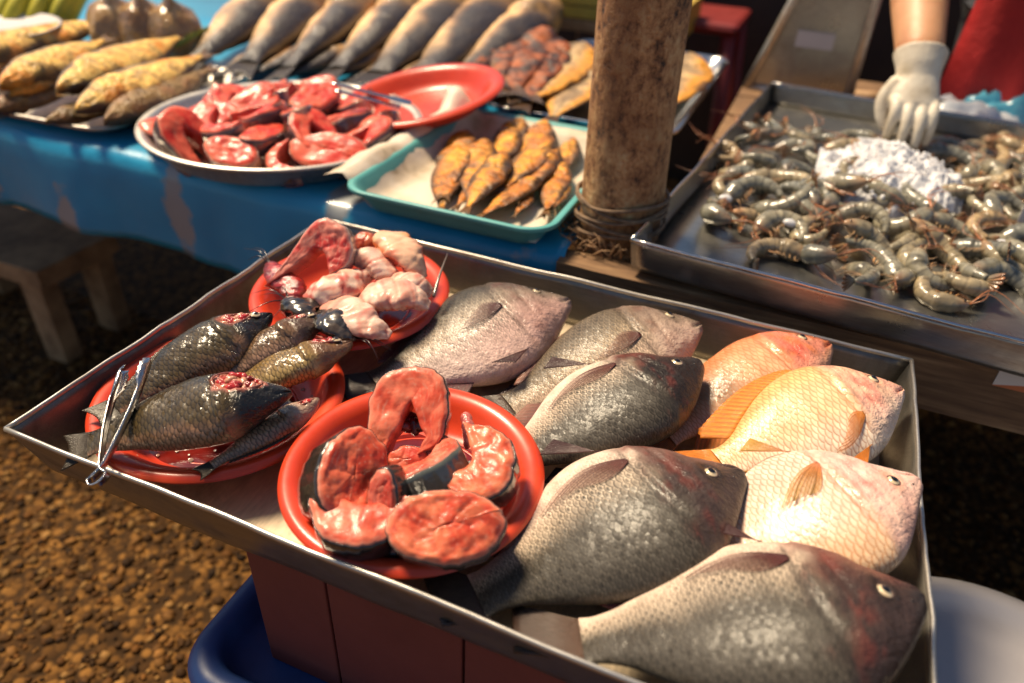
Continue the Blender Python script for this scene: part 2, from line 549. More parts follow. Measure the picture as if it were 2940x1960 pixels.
sheet_tray('sheet_metal_tray', 'dented grey sheet-metal tray holding tilapia and three red plates', (TX0 + TX1) / 2, (TY0 + TY1) / 2, TX1 - TX0, TY1 - TY0, TF, TZ, 0.016,
           M['steel'], M['steel_floor'], M['steel_rim'])

# ------------------------------------------------------------------ things under the tray
def under_tray():
    # red box carrying the tray, made of upright boards
    x0, x1, y0, y1, zb, zt = -0.372, 0.12, 0.318, 0.70, 0.4585, 0.6375
    r = empty('red_box', (x0, y0, zb), 'brick-red painted box carrying the front tray', 'box')
    xs = [x0, -0.285, -0.15, -0.01, x1]
    for a, b in zip(xs[:-1], xs[1:]):
        MB().box((a + 0.0012, y0, zb), (b - 0.0012, y0 + 0.014, zt)).build('board', M['crate'], r, False, 0.0015)
    for a, b in ((y0 + 0.0152, 0.44), (0.4424, 0.57), (0.5724, y1)):
        MB().box((x0, a, zb), (x0 + 0.014, b, zt)).build('board', M['crate'], r, False, 0.0015)
    MB().box((x1 - 0.014, y0 + 0.0152, zb), (x1, y1, zt)).build('side_panel', M['crate'], r, False, 0.0015)
    MB().box((x0 + 0.015, y0 + 0.0152, zb), (x1 - 0.015, y1, zb + 0.012)).build('bottom', M['crate'], r, False)
    # blue storage bin with a lid
    bx0, bx1, by0, by1, z = -0.447, 0.2, 0.250, 0.75, 0.478
    r = empty('storage_bin', ((bx0 + bx1) / 2, (by0 + by1) / 2, 0), 'dark blue plastic bin with a raised-rim lid under the red box', 'bin')

    def rr(ins, rad, n=10):
        out = []
        for cx, cy, a0 in ((bx1 - ins - rad, by1 - ins - rad, 0), (bx0 + ins + rad, by1 - ins - rad, 90), (bx0 + ins + rad, by0 + ins + rad, 180), (bx1 - ins - rad, by0 + ins + rad, 270)):
            for k in range(n + 1):
                a = R(a0 + 90 * k / n)
                out.append((cx + rad * math.cos(a), cy + rad * math.sin(a)))
        return out
    prof = [(0.004, -0.030, .055), (0.0, -0.026, .055), (0.0, -0.004, .055), (0.004, 0.004, .053), (0.010, 0.008, .05), (0.024, 0.008, .042), (0.029, 0.003, .038), (0.033, -0.018, .034), (0.045, -0.021, .03), (0.11, -0.021, .02), (0.2, -0.021, .01)]
    m = MB()
    P = [[(x, y, z + dz) for x, y in rr(i, rad)] for i, dz, rad in prof]
    m.grid(P, close_v=True)
    m.f.append(tuple(range((len(prof) - 1) * len(P[0]), len(prof) * len(P[0]))))
    m.build('lid', M['bluebin'], r)
    m = MB()
    P = [[(x, y, zz) for x, y in rr(i, .05)] for i, zz in ((0.012, z - 0.028), (0.014, z - 0.06), (0.03, 0.25), (0.05, 0.002))]
    m.grid(P, close_v=True, flip=True)
    m.build('body', M['bluebin'], r, solid=0.003)
    # white round tub at the lower right
    c = (0.375, 0.600, 0.0)
    r = empty('round_tub', c, 'white round plastic tub with lid beside the front tray', 'tub')
    m = MB(); lathe(m, [(0.0, 0.392), (0.15, 0.392), (0.168, 0.394), (0.174, 0.400), (0.186, 0.402), (0.200, 0.400), (0.205, 0.394), (0.206, 0.375), (0.2, 0.372)], 72, c)
    m.build('lid', M['white'], r)
    m = MB(); lathe(m, [(0.196, 0.371), (0.19, 0.30), (0.18, 0.15), (0.165, 0.004), (0.0, 0.004)], 64, c)
    m.build('body', M['white'], r)


under_tray()


# ------------------------------------------------------------------ tables, cloth, beam, post
TT = 0.690      # table top


def tables():
    r = empty('market_table', (-1.2, 1.5, 0), 'wooden trestle table under the blue plastic cloth', 'table')
    yy = [0.885 + 0.2 * i for i in range(7)]
    for a, b in zip(yy[:-1], yy[1:]):
        MB().box((-2.7, a + .002, TT - 0.03), (-0.29, b - .002, TT - 0.003)).build('plank', M['darkwood'], r, False)
    for x in (-2.5, -0.36):
        for y in (0.98, 2.0):
            MB().box((x - .03, y - .03, 0), (x + .03, y + .03, TT - 0.032)).build('leg', M['darkwood'], r, False)
    # blue plastic cloth with a loose drop at the front
    g = G('blue_plastic_cloth')
    o = g.obj()
    big = g.noise(o, 3.2, 3)
    base = g.ramp(big, [(0.3, (0.010, 0.21, 0.40)), (0.55, (0.018, 0.31, 0.54)), (0.75, (0.05, 0.42, 0.62))])
    mp = g.n('Mapping', {'Vector': o, 'Rotation': (0, 0.6, 0.5), 'Scale': (7.5, 2.2, 2.6)}).outputs[0]
    vo = g.n('TexVoronoi', {'Vector': mp, 'Scale': 1.0}, feature='SMOOTH_F1')
    k = g.n('MapRange', {'Value': g.ma('ADD', vo.outputs['Distance'], g.ma('MULTIPLY', g.noise(o, 30, 3), 0.25)), 'From Min': 0.34, 'From Max': 0.40, 'To Min': 1.0, 'To Max': 0.0}).outputs[0]
    c = g.mixc(g.ma('MULTIPLY', k, 0.7), base, (0.42, 0.30, 0.22, 1))
    g.p(col=c, rough=0.34, coat=0.2, nrm=g.bump(g.noise(o, 26, 4), 0.25, 0.006))
    mb = MB()
    nx = 150
    prof = [(2.1, 0.0), (1.8, 0.0), (1.4, 0), (1.0, 0.0), (0.94, 0.0), (0.905, 0.0), (0.885, -0.003), (0.874, -0.012), (0.868, -0.03), (0.866, -0.06), (0.865, -0.095), (0.866, -0.13), (0.865, -0.155), (0.866, -0.172)]
    P = []
    for i in range(nx + 1):
        x = -2.75 + (2.75 - 0.262) * i / nx
        row = []
        for (y, dz) in prof:
            k = max(0.0, -dz) / 0.17
            fold = 0.013 * math.sin(x * 17 + 2 * fbm((x * 3, 0, 0))) + 0.009 * fbm((x * 9, 2.2, 0))
            z = TT + 0.004 + dz + 0.003 * fbm((x * 7, y * 7, 0))
            if k > 0.9: z += 0.006 * fbm((x * 5, 7, 0))
            if x > -0.34: z += 0.007 * fbm((x * 40, y * 25, 5)) + 0.003
            row.append((x, y + fold * k, z))
        P.append(row)
    mb.grid(P, flip=True)
    co = mb.build('table_cloth', g.m, solid=0.0012)
    tag(co, 'glossy blue plastic cloth with tan blotches draped over the long table', 'tablecloth')
    # wooden beam along the front edge of the right-hand table and its planks
    g = G('weathered_plank')
    o = g.obj()
    mp = g.n('Mapping', {'Vector': o, 'Scale': (2.0, 26, 26)}).outputs[0]
    nz = g.noise(mp, 4.0, 6, 0.6, 0.4)
    n2 = g.noise(o, 9, 4)
    c = g.ramp(nz, [(0.25, (0.08, 0.04, 0.018)), (0.5, (0.22, 0.12, 0.055)), (0.75, (0.40, 0.25, 0.12))])
    c = g.mixc(0.5, c, g.mixc(1.0, c, g.ramp(n2, [(0.3, (0.4, 0.36, 0.34)), (0.7, (1.3, 1.3, 1.3))]), 'MULTIPLY'))
    g.p(col=c, rough=0.72, nrm=g.bump(nz, 0.5, 0.003))
    M['plank'] = g.m
    r = empty('plank_table', (0.5, 1.5, 0), 'rough wooden plank table carrying the shrimp tray', 'table')
    mb = MB()
    P = []
    for i in range(61):
        x = -0.268 + 1.6 * i / 60
        w = 0.002 * fbm((x * 6, 3, 0))
        sec = [(0.862 + w, 0.604), (0.860 + w, 0.69 + w), (0.863, TT + w), (0.904, TT + 0.001), (0.905, 0.604)]
        P.append([(x, y, z) for y, z in sec])
    mb.grid(P, close_v=True)
    mb.f.append(tuple(range(5))); mb.f.append(tuple(range(300, 305))[::-1])
    mb.build('beam', g.m, r, smooth=False)
    for k in range(7):
        y = 1.03 + 0.165 * k
        MB().box((-0.16, y, TT - 0.028), (1.35, y + 0.158, TT + 0.001 * (k % 3))).build('plank', g.m, r, False, 0.002)
    MB().box((-0.16, 0.907, TT - 0.028), (1.35, 1.025, TT - 0.002)).build('plank', g.m, r, False, 0.002)
    for x in (0.9, -0.1):
        for y in (1.1, 2.0):
            MB().box((x - .035, y - .035, 0), (x + .035, y + .035, TT - 0.03)).build('leg', g.m, r, False)
    # round post with rope
    px, py, rad = -0.222, 0.975, 0.0555
    g = G('tree_trunk_post')
    o = g.obj()
    mp = g.n('Mapping', {'Vector': o, 'Scale': (1, 1, 0.5)}).outputs[0]
    nz = g.ma('ADD', g.ma('MULTIPLY', g.noise(mp, 38, 9, 0.76), 0.6), g.ma('MULTIPLY', g.noise(o, 95, 6, 0.7), 0.4))
    big = g.noise(o, 7, 3)
    c = g.ramp(nz, [(0.38, (0.03, 0.018, 0.012)), (0.44, (0.28, 0.13, 0.05)), (0.52, (0.56, 0.31, 0.13)), (0.64, (0.72, 0.54, 0.28))])
    c = g.mixc(g.n('MapRange', {'Value': big, 'From Min': 0.42, 'From Max': 0.62}).outputs[0], c, g.mixc(1.0, c, (0.5, 0.36, 0.26, 1), 'MULTIPLY'))
    g.p(col=c, rough=0.6, nrm=g.bump(nz, 1.0, 0.014), coat=0.1)
    r = empty('wooden_post', (px, py, 0), 'rough brown tree-trunk post with rope round its foot', 'post')
    mb = MB()
    P = []
    for i in range(60):
        z = 0.002 + 2.6 * (i / 59) ** 1.25
        row = []
        for j in range(48):
            a = 2 * math.pi * j / 48
            k = 1 + 0.05 * fbm((math.cos(a) * 1.5, math.sin(a) * 1.5, z * 4)) + 0.03 * fbm((math.cos(a) * 5, math.sin(a) * 5, z * 7), 1, 2)
            rr = rad * (1.10 - 0.06 * z) * k
            row.append((px + 0.012 * math.sin(z * 3) + rr * math.cos(a), py + rr * math.sin(a), z))
        P.append(row)
    mb.grid(P, close_v=True)
    mb.build('trunk', g.m, r)
    rope = simple('worn_rope', [(0.12, 0.07, 0.04), (0.26, 0.17, 0.1)], 80, 0.8, bump=0.6, bscale=400)
    for k, (z, tilt) in enumerate(((0.718, .15), (0.728, -.1), (0.741, .3), (0.752, -.28), (0.760, .12))):
        m = MB()
        pts = []
        for i in range(49):
            a = 2 * math.pi * i / 48
            q = rad * 1.11 + 0.004
            pts.append((px + 0.009 + q * math.cos(a), py + q * math.sin(a), z + 0.012 * tilt * math.cos(a) * 3 + 0.002 * math.sin(3 * a + k)))
        tube(m, pts, [0.0028] * 49, 8)
        m.build('rope', rope, r)
    # splinters and fibres at the post's foot
    rnd = random.Random(5)
    m = MB()
    for _ in range(70):
        a = rnd.uniform(2.6, 5.6); q = rad * rnd.uniform(1.05, 1.5)
        p0 = Vector((px + q * math.cos(a), py + q * math.sin(a), TT + 0.006))
        p1 = p0 + Vector((rnd.uniform(-.03, .03), rnd.uniform(-.02, .01), rnd.uniform(0.0, .03)))
        p0.y = max(p0.y, 0.87); p1.y = max(p1.y, 0.87)
        tube(m, [p0, (p0 + p1) / 2 + Vector((0, 0, .004)), p1], [0.0016, 0.0013, 0.0005], 5)
    tag(m.build('fibre', M['wood'], r), kind='stuff')
    # small wooden bench in the dark on the left
    r = empty('low_bench', (-1.8, 1.1, 0), 'plain low wooden bench in the dark under the blue cloth', 'bench')
    MB().box((-2.15, 0.965, 0.235), (-1.575, 1.20, 0.285)).build('seat', M['wood'], r, False, 0.003)
    for x in (-2.08, -1.635):
        for y in (1.0, 1.165):
            MB().box((x - .035, y - .025, 0), (x + .035, y + .025, 0.233)).build('leg', M['wood'], r, False, 0.003)
    # sticker on the beam
    m = MB(); m.box((0.288, 0.8585, 0.664), (0.36, 0.8595, 0.688))
    g = G('sticker_paper')
    sx = g.n('SeparateXYZ', {0: g.obj()}).outputs
    g.p(col=g.mixc(g.n('MapRange', {'Value': g.ma('ADD', sx[2], g.ma('MULTIPLY', sx[0], -0.25)), 'From Min': 0.5925, 'From Max': 0.5935}).outputs[0], (0.55, 0.14, 0.04, 1), (0.7, 0.66, 0.6, 1)), rough=0.4)
    tag(m.build('paper_sticker', g.m, None, False), 'small white and orange sticker on the wooden beam', 'sticker')


tables()


# =================================================================== PLATES
def plate(name, label, c, r, h, mat, tilt=None, group=None):
    """Round plate: flat base, flared wall, broad rounded rim. c = centre of the rim plane."""
    root = empty(name, (0, 0, 0), label, 'plate', group)
    s = r / 0.124
    t = 0.0026
    prof = [(0.0, 0.0), (0.05, 0.0), (0.078, 0.0004), (0.086, 0.003), (0.094, 0.012), (0.101, 0.024), (0.106, 0.0292), (0.111, 0.0318), (0.117, 0.0325), (0.1215, 0.0312), (0.124, 0.0275)]
    k = h / 0.0325
    inner = [(a * s, z * k) for a, z in prof]
    outer = [(a * s - (0.001 if a > 0.09 else 0), z * k - t) for a, z in prof][::-1]
    mb = MB(); lathe(mb, inner, 96)
    ob = mb.build('dish', mat, root)
    mo = MB(); lathe(mo, outer, 96)
    # ridge ring on the plate floor
    mr = MB()
    tube(mr, [(0.072 * s * math.cos(a), 0.072 * s * math.sin(a), 0.0006) for a in [2 * math.pi * i / 72 for i in range(73)]], [(0.0016, 0.0009)] * 73, 6)
    mr.build('foot_ring', mat, root)
    mo.build('underside', mat, root)
    root.location = (c[0], c[1], c[2] - h)
    for ch in root.children:
        ch.matrix_parent_inverse = Matrix.Identity(4)
    if tilt: root.rotation_euler = tilt
    return root


P1 = (-0.491, 0.440, 0.686); P2 = (-0.249, 0.418, 0.700); P3 = (-0.469, 0.656, 0.704)
plate('red_plate', 'red plastic plate holding whole dark scaled fish and steel tongs', P1, 0.1275, 0.034, M['red'])
plate('red_plate', 'red plastic plate holding pink fish steaks at the tray front', P2, 0.1205, 0.033, M['red'])
plate('red_plate', 'red plastic plate holding pale catfish pieces in the tray corner', P3, 0.123, 0.030, M['red'], (R(2), R(0), 0))

# =================================================================== FISH
TIL = dict(
    top=[(0, .0), (.010, .024), (.05, .066), (.10, .112), (.17, .162), (.25, .198), (.34, .214), (.45, .206), (.56, .176), (.68, .124), (.77, .080), (.84, .062), (.88, .064)],
    bot=[(0, -.010), (.012, -.033), (.05, -.060), (.10, -.090), (.17, -.126), (.25, -.158), (.34, -.176), (.45, -.178), (.56, -.152), (.68, -.100), (.77, -.064), (.84, -.052), (.88, -.056)],
    wid=[(0, .012), (.015, .028), (.05, .046), (.10, .064), (.17, .082), (.25, .096), (.34, .104), (.45, .098), (.56, .078), (.68, .050), (.77, .030), (.84, .018), (.88, .010)])
SLIM = dict(
    top=[(0, .008), (.02, .028), (.06, .052), (.12, .080), (.2, .108), (.3, .128), (.42, .130), (.55, .112), (.68, .080), (.78, .054), (.84, .048), (.88, .050)],
    bot=[(0, -.008), (.02, -.028), (.06, -.050), (.12, -.076), (.2, -.104), (.3, -.122), (.42, -.120), (.55, -.100), (.68, -.068), (.78, -.046), (.84, -.040), (.88, -.042)],
    wid=[(0, .012), (.02, .028), (.06, .045), (.12, .062), (.2, .078), (.3, .088), (.42, .086), (.55, .07), (.68, .047), (.78, .028), (.84, .016), (.88, .010)])
MACK = dict(
    top=[(0, .004), (.03, .022), (.08, .044), (.16, .066), (.28, .082), (.42, .086), (.56, .074), (.7, .05), (.8, .026), (.86, .016), (.88, .016)],
    bot=[(0, -.004), (.03, -.022), (.08, -.044), (.16, -.068), (.28, -.086), (.42, -.090), (.56, -.078), (.7, -.052), (.8, -.026), (.86, -.014), (.88, -.014)],
    wid=[(0, .01), (.03, .022), (.08, .036), (.16, .05), (.28, .06), (.42, .06), (.56, .05), (.7, .034), (.8, .018), (.86, .01), (.88, .008)])


class Fish:
    def __init__(s, shape, nose, tailbase, dsign, roll=0.0, depth=1.0, width=1.0, sag=0.0, arc=0.0, tb=0.86, kt=1.0, kb=1.0):
        s.sh = shape
        nose, tailbase = Vector(nose), Vector(tailbase)
        e1 = tailbase - nose
        s.L = e1.length / tb
        s.e1 = e1.normalized()
        zz = Vector((0, 0, 1))
        d0 = zz.cross(s.e1).normalized() * dsign
        up = s.e1.cross(d0) * dsign
        if up.z < 0: up = -up
        s.d = d0 * math.cos(roll) + up * math.sin(roll)
        s.n = up * math.cos(roll) - d0 * math.sin(roll)
        s.o = nose; s.kd, s.kw, s.kt, s.kb = depth, width, kt, kb
        s.sag, s.arc = sag, arc
        s.flipped = s.e1.cross(s.d).dot(s.n) < 0

    def base(s, t, th):
        hk = sm(-0.02, 0.33, t)
        kd, kw = 1 + (s.kd - 1) * hk, 1 + (s.kw - 1) * hk
        tp, bt, w = cr(s.sh['top'], t) * kd * s.kt, cr(s.sh['bot'], t) * kd * s.kb, cr(s.sh['wid'], t) * kw
        c, h = (tp + bt) / 2, (tp - bt) / 2
        cs, sn = math.cos(th), math.sin(th)
        # section: full flank, narrower towards the two edges
        nn = w * (abs(cs) ** 0.92) * (1 if cs > 0 else -1)
        dd = c + h * (abs(sn) ** 1.02) * (1 if sn > 0 else -1)
        return dd, nn

    def place(s, t, dd, nn):
        q = t - 0.4
        x = t
        bn = -s.sag * q * q
        bd = s.arc * q * q
        return s.o + (s.e1 * x + s.d * (dd + bd) + s.n * (nn + bn)) * s.L

    def surf(s, t, th, off=0.0):
        dd, nn = s.base(t, th)
        nn += off / s.L * (1 if math.cos(th) >= 0 else -1)
        return s.place(t, dd, nn)

    def disp(s, t, th):
        """Head relief as a fraction of length (added along the flank normal)."""
        sn = math.sin(th); k = 0.0
        top = 0.285 + 0.035 * (1 - sn * sn) - 0.03 * max(0, sn)
        k += 0.016 * sm(0.12, 0.20, t) * (1 - sm(top - 0.012, top + 0.004, t)) * (1 - sm(.72, .95, abs(sn)))       # gill cover
        k -= 0.007 * math.exp(-((t - (top - 0.085 - .03 * sn)) / 0.008) ** 2) * (1 - sm(.5, .8, abs(sn)))       # cheek crease
        es = getattr(s, 'eye_s', .2)
        ed = math.hypot((t - .13) / .030, (sn - es) / .30)
        k += 0.0055 * math.exp(-((ed - 1.0) / .35) ** 2) - .003 * math.exp(-(ed / .5) ** 2)
        k += 0.0022 * fbm((t * 34, sn * 3.2, 2.7), 1, 3) * (1 - sm(.26, .32, t))
        mth = -0.30 - 1.2 * t                                                                            # mouth slit
        k -= 0.014 * math.exp(-((sn - mth) / 0.10) ** 2) * (1 - sm(0.05, 0.085, t))
        k += 0.005 * math.exp(-((sn - mth - .28) / 0.14) ** 2) * (1 - sm(0.02, 0.05, t))
        k += 0.004 * math.exp(-((sn - mth + .28) / 0.14) ** 2) * (1 - sm(0.03, 0.06, t))
        return k

    def body(s, parent, mat, colf, nu=120, nv=56, name='body', t0=0.0, head=True, lump=0.0, seed=0.0):
        mb = MB()
        P, C, U = [], [], []
        for i in range(nu + 1):
            f = i / nu
            t = t0 + (0.88 - t0) * (f ** 1.25)
            row, cc, uu = [], [], []
            per = 0.0
            for j in range(nv + 1):
                th = math.pi + 2 * math.pi * j / nv      # seam on the underside flank
                dd, nn = s.base(t, th)
                if head:
                    nn += s.disp(t, th) * (1 if math.cos(th) > 0 else -1) * abs(math.cos(th)) ** .3
                if getattr(s, 'dent', None) and math.cos(th) > 0:
                    a_, b_, r_, dp_ = s.dent
                    nn -= dp_ * (1 - sm(.55, 1.05, math.hypot((t - a_) / r_, (math.sin(th) - b_) / (r_ * 4.4)) + .2 * fbm((t * 40, th * 5, seed))))
                p = s.place(t, dd, nn)
                if lump:
                    p = p + s.n * (lump * fbm(p + Vector((seed, 0, 0)), 28, 3))
                row.append(p)
                if j: per += (p - row[-2]).length
                cc.append(colf(t, math.sin(th), math.cos(th), p))
                uu.append([(t + .30 * t ** 3) * s.L, per * (1 + .35 * t * t)])
            mid = uu[nv // 2][1]
            for u in uu: u[1] -= mid
            P.append(row); C.append(cc); U.append(uu)
        mb.grid(P, C, U, flip=s.flipped)
        a = len(mb.v)
        mb.add([s.place(t0, *[sum(x) / 2 for x in zip(s.base(t0, 0), s.base(t0, math.pi))])], [], [C[0][0]], [(0, 0)])
        for j in range(nv):
            mb.f.append((j, j + 1, a) if s.flipped else (j + 1, j, a))
        return mb.build(name, mat, parent)

    def sheet(s, name, parent, mat, rootpts, tippts, col0, col1, nr=14, na=7, thick=0.0007, corr=0.0006, nrm=None, curl=0.0):
        """A fin: rays run from rootpts to tippts."""
        mb = MB()
        P, C, U = [], [], []
        m = nr * 2
        nrm = nrm or s.n
        rt = [(i, p) for i, p in enumerate(rootpts)]
        def samp(pts, f):
            x = f * (len(pts) - 1)
            return Vector([cr([(i, q[c]) for i, q in enumerate(pts)], x) for c in range(3)])
        for i in range(m + 1):
            f = i / m
            a, b = samp(rootpts, f), samp(tippts, f)
            if i % 2: b = a + (b - a) * 0.965
            row, cc, uu = [], [], []
            for j in range(na + 1):
                g = j / na
                p = a + (b - a) * g + nrm * ((corr if i % 2 else -corr) * min(1, g * 2) + curl * math.sin(g * math.pi * .9) )
                row.append(p)
                k = g * (0.75 + 0.5 * (i % 2))
                q_ = mix(col0, col1, k); w_ = .55 if i % 2 else 1.15
                cc.append((q_[0] * w_, q_[1] * w_, q_[2] * w_, 1 - .30 * g * (0 if i % 2 else 1))); uu.append((g * (b - a).length, f * 0.08))
            P.append(row); C.append(cc); U.append(uu)
        mb.grid(P, C, U)
        return mb.build(name, mat, parent, solid=thick)

    def eye(s, parent, t, th, r, ring=None):
        c = s.surf(t, th)
        # outward normal at that place
        e = 0.012
        tu = s.surf(t + e, th) - s.surf(t - e, th); tv = s.surf(t, th + .08) - s.surf(t, th - .08)
        n = tu.cross(tv).normalized()
        if n.dot(s.n) < 0: n = -n
        q = n.to_track_quat('Z', 'Y').to_matrix()
        c = c + n * r * 0.10
        def dome(mb, R0, R1, hgt, ns=24):
            prof = [(R0 + (R1 - R0) * k / 5, hgt * math.cos(k / 5 * math.pi / 2) ) for k in range(6)]
            P = [[c + q @ Vector((a * math.cos(2 * math.pi * j / ns), a * math.sin(2 * math.pi * j / ns), z)) for j in range(ns)] for a, z in prof]
            mb.grid(P, close_v=True, flip=True)
            return mb
        ro = dome(MB(), 0.0, r, r * 0.55).build('eye', ring or M['eye_ring'], parent)
        dome(MB(), 0.0, r * 0.58, r * 0.24).build('pupil', M['pupil'], ro)
        for v in ro.children[0].data.vertices:
            v.co += n * r * 0.42
        m = MB()
        tube(m, [c + q @ Vector((r * 1.06 * math.cos(a), r * 1.06 * math.sin(a), -r * .02)) for a in [2 * math.pi * k / 28 for k in range(29)]], [r * 0.13] * 29, 8,
             colf=lambda u, a: (0.10, 0.06, 0.045))
        m.build('eyelid', M['skin_dark'], ro)
        return ro


def tilapia(label, nose, tail, dsign, roll, pal, skin, depth=1.0, width=1.0, sag=0.0, arc=0.0, eye_r=0.0088, fins=('pect', 'pelv', 'dors', 'anal', 'tail'), name='tilapia', group=None,
            fincol=((0.12, 0.03, 0.028), (0.42, 0.21, 0.15)), tailcol=((.09, .055, .04), (.06, .035, .03)), eye_s=0.30, kt=None, kb=None, tail_fold=0.0, tail_to=None, tail_w=1.0, pect=(0.29, -0.30, .22), pelv_up=0.5, dors_h=.085, pect_ang=0.0, pelvf=None, pelv_t=0.35):
    f = Fish(TIL, nose, tail, dsign, roll, depth, width, sag, arc, kt=kt or (.86 if dsign > 0 else 1.0), kb=kb or (1.2 if dsign > 0 else 1.0))
    f.eye_s = eye_s
    root = empty(name, nose, label, 'fish', group)
    f.body(root, skin, lambda t, sn, cs, p: pal(f, t, sn, cs, p))
    L = f.L
    f.eye(root, 0.130, math.asin(eye_s), eye_r)
    # nostril
    m = MB(); q = f.surf(0.062, math.asin(0.42), -0.0002)
    tube(m, [q - f.e1 * .0012, q, q + f.e1 * .0012], [0.0006, 0.0012, 0.0006], 8, f.n, colf=lambda u, a: (.01, .008, .008))
    m.build('nostril', M['skin_dark'], root)
    c0, c1 = fincol
    if 'pect' in fins:
        t0, s0, ln = pect
        m_ = MB(); P_, C_, U_ = [], [], []
        nr_ = 22
        rj = random.Random(int(L * 9973))
        for i_ in range(nr_ + 1):
            x = i_ / nr_
            reach = ln * (1.12 - .72 * x ** .8) * (1 - .3 * abs(pect_ang)) * rj.uniform(.90, 1.03)
            row, cc, uu = [], [], []
            for j_ in range(13):
                gg = j_ / 12
                sn_ = s0 + (.5 - x) * -(.07 + .27 * math.sin(gg * 2.3)) + pect_ang * gg * (.5 + .5 * (1 - x)) + .06 * gg * gg
                off_ = .0014 + .0030 * math.sin(gg * 2.2) * (.5 + .5 * math.sin(x * 5)) + (.0005 if i_ % 2 else 0)
                row.append(f.surf(t0 + .004 + reach * gg, math.asin(max(-.95, min(.95, sn_))), off_))
                q_ = mix(c0, c1, gg)
                w_ = .5 if i_ % 2 else 1.2
                cc.append((q_[0] * w_, q_[1] * w_, q_[2] * w_, 1 - (.45 if i_ % 2 else .9) * sm(.0, .6, gg) - .08 * sm(.7, 1.0, gg))); uu.append((gg * .05, x * .05))
            P_.append(row); C_.append(cc); U_.append(uu)
        m_.grid(P_, C_, U_)
        m_.build('pectoral_fin', M['fin'], root, solid=.0005)
    if 'pelv' in fins:
        b0, b1 = pelvf or (((.10, .02, .022), (.05, .015, .02)) if c0[1] < .15 else fincol)
        for sg in (1, -1):
            roots, tips = [], []
            for k in range(4):
                x = k / 3
                th = math.asin(-0.88) if sg > 0 else math.pi - math.asin(-0.95)
                a = f.surf(pelv_t + 0.012 * x, th, 0.0005)
                roots.append(a)
                tips.append(a + (f.e1 * (0.19 - 0.08 * x) - f.d * (0.040 + 0.045 * x) + f.n * (sg * .03 * pelv_up + .03)) * L)
            f.sheet('pelvic_fin', root, M['fin'], roots, tips, b0, b1, 9, 6)
    if 'dors' in fins:
        roots, tips = [], []
        for k in range(15):
            x = k / 14
            t = 0.30 + 0.48 * x
            a = f.surf(t, math.pi / 2) - f.d * 0.004 * L
            h = dors_h * (0.55 + 0.45 * x) * (1 if x < .93 else .75)
            roots.append(a); tips.append(a + (f.e1 * h * (0.75 + .5 * x) + f.d * h * 0.75 - f.n * 0.012) * L)
        f.sheet('dorsal_fin', root, M['fin'], roots, tips, c0, c1, 22, 6)
    if 'anal' in fins:
        roots, tips = [], []
        for k in range(7):
            x = k / 6
            t = 0.58 + 0.20 * x
            a = f.surf(t, -math.pi / 2) + f.d * 0.003 * L
            h = 0.05 + 0.035 * x
            roots.append(a); tips.append(a + (f.e1 * h * 1.1 - f.d * h * 0.8) * L)
        f.sheet('anal_fin', root, M['fin'], roots, tips, c0, c1, 12, 6)
    if 'tail' in fins:
        roots, tips = [], []
        tp, bt = cr(f.sh['top'], .87) * f.kd, cr(f.sh['bot'], .87) * f.kd
        for k in range(9):
            x = k / 8
            dd = bt + (tp - bt) * x
            roots.append(f.place(0.868, dd, 0))
            tp_ = f.place(1.02 - 0.02 * math.sin(x * math.pi), dd * 1.75 * tail_w, 0)
            if tail_to is not None:
                cm = f.place(.868, (tp + bt) / 2, 0)
                tp_ = roots[-1] + (Vector(tail_to) - cm) + f.d * (dd - (tp + bt) / 2) * .7 * tail_w * L
            tips.append(tp_)
        f.sheet('tail_fin', root, M['fin'], roots, tips, *(tailcol if c0[1] < .15 else fincol), 24, 8, corr=.0012)
    return root, f


def pal_grey(headk=1.0, belly=(0.86, 0.68, 0.56), back=(0.088, 0.076, 0.060), mid=(0.60, 0.48, 0.36), headc=(0.085, 0.055, 0.045), cheek=(0.22, 0.10, 0.075), bshift=0.0, rosy=0.0):
    def c(f, t, sn, cs, p):
        k = sn + 0.10 * fbm(p, 22) + bshift
        col = mix(belly, mid, sm(-0.6, -0.05, k))
        col = mix(col, back, sm(-0.15, 0.42, k))
        # faint bars across the flank
        bar = 0.5 + 0.5 * math.sin(t * 46)
        col = mix(col, back, 0.16 * bar * sm(-.3, .4, k))
        if rosy: col = mix(col, (0.62, 0.30, 0.24), rosy * (1 - sm(.1, .34, abs(t - .3))) * (1 - sm(-.5, .3, sn)))
        # head
        hk = (1 - sm(0.255, 0.36, t + 0.02 * sn + .05 * fbm(p, 40)))
        hc = mix(cheek, headc, sm(-0.75, 0.15, sn + .15 * fbm(p, 60)))
        hc = mix(hc, (0.035, 0.03, 0.03), (1 - sm(0.02, 0.09, t)) * .7)
        hc = mix(hc, (.012, .008, .008), .85 * math.exp(-((sn + .30 + 1.2 * t) / .09) ** 2) * (1 - sm(.05, .085, t)))
        ed = math.hypot((t - .13) / .034, (sn - f.eye_s) / .34)
        hc = mix(hc, (.020, .014, .012), .75 * (1 - sm(.7, 1.5, ed)))
        hc = mix(hc, (.16, .035, .025), .55 * sm(.0, .35, fbm(p, 75)) * sm(.15, .24, t))
        throat = 1 - sm(-.97, -.75, sn)
        hc = mix(hc, (0.45, 0.29, 0.22), throat * .7)
        col = mix(col, hc, hk * headk)
        col = mix(col, (0.03, 0.02, 0.018), 0.8 * math.exp(-((t - (.306 - .02 * max(0, sn) + .03 * (1 - sn * sn))) / .006) ** 2) * (1 - sm(.6, .85, abs(sn))) * .7)
        msk = sm(0.275, 0.32, t + 0.02 * sn)
        return (*col, msk * (0.12 + 0.88 * sm(-.92, -.25, sn + .1 * fbm(p, 40))))
    return c


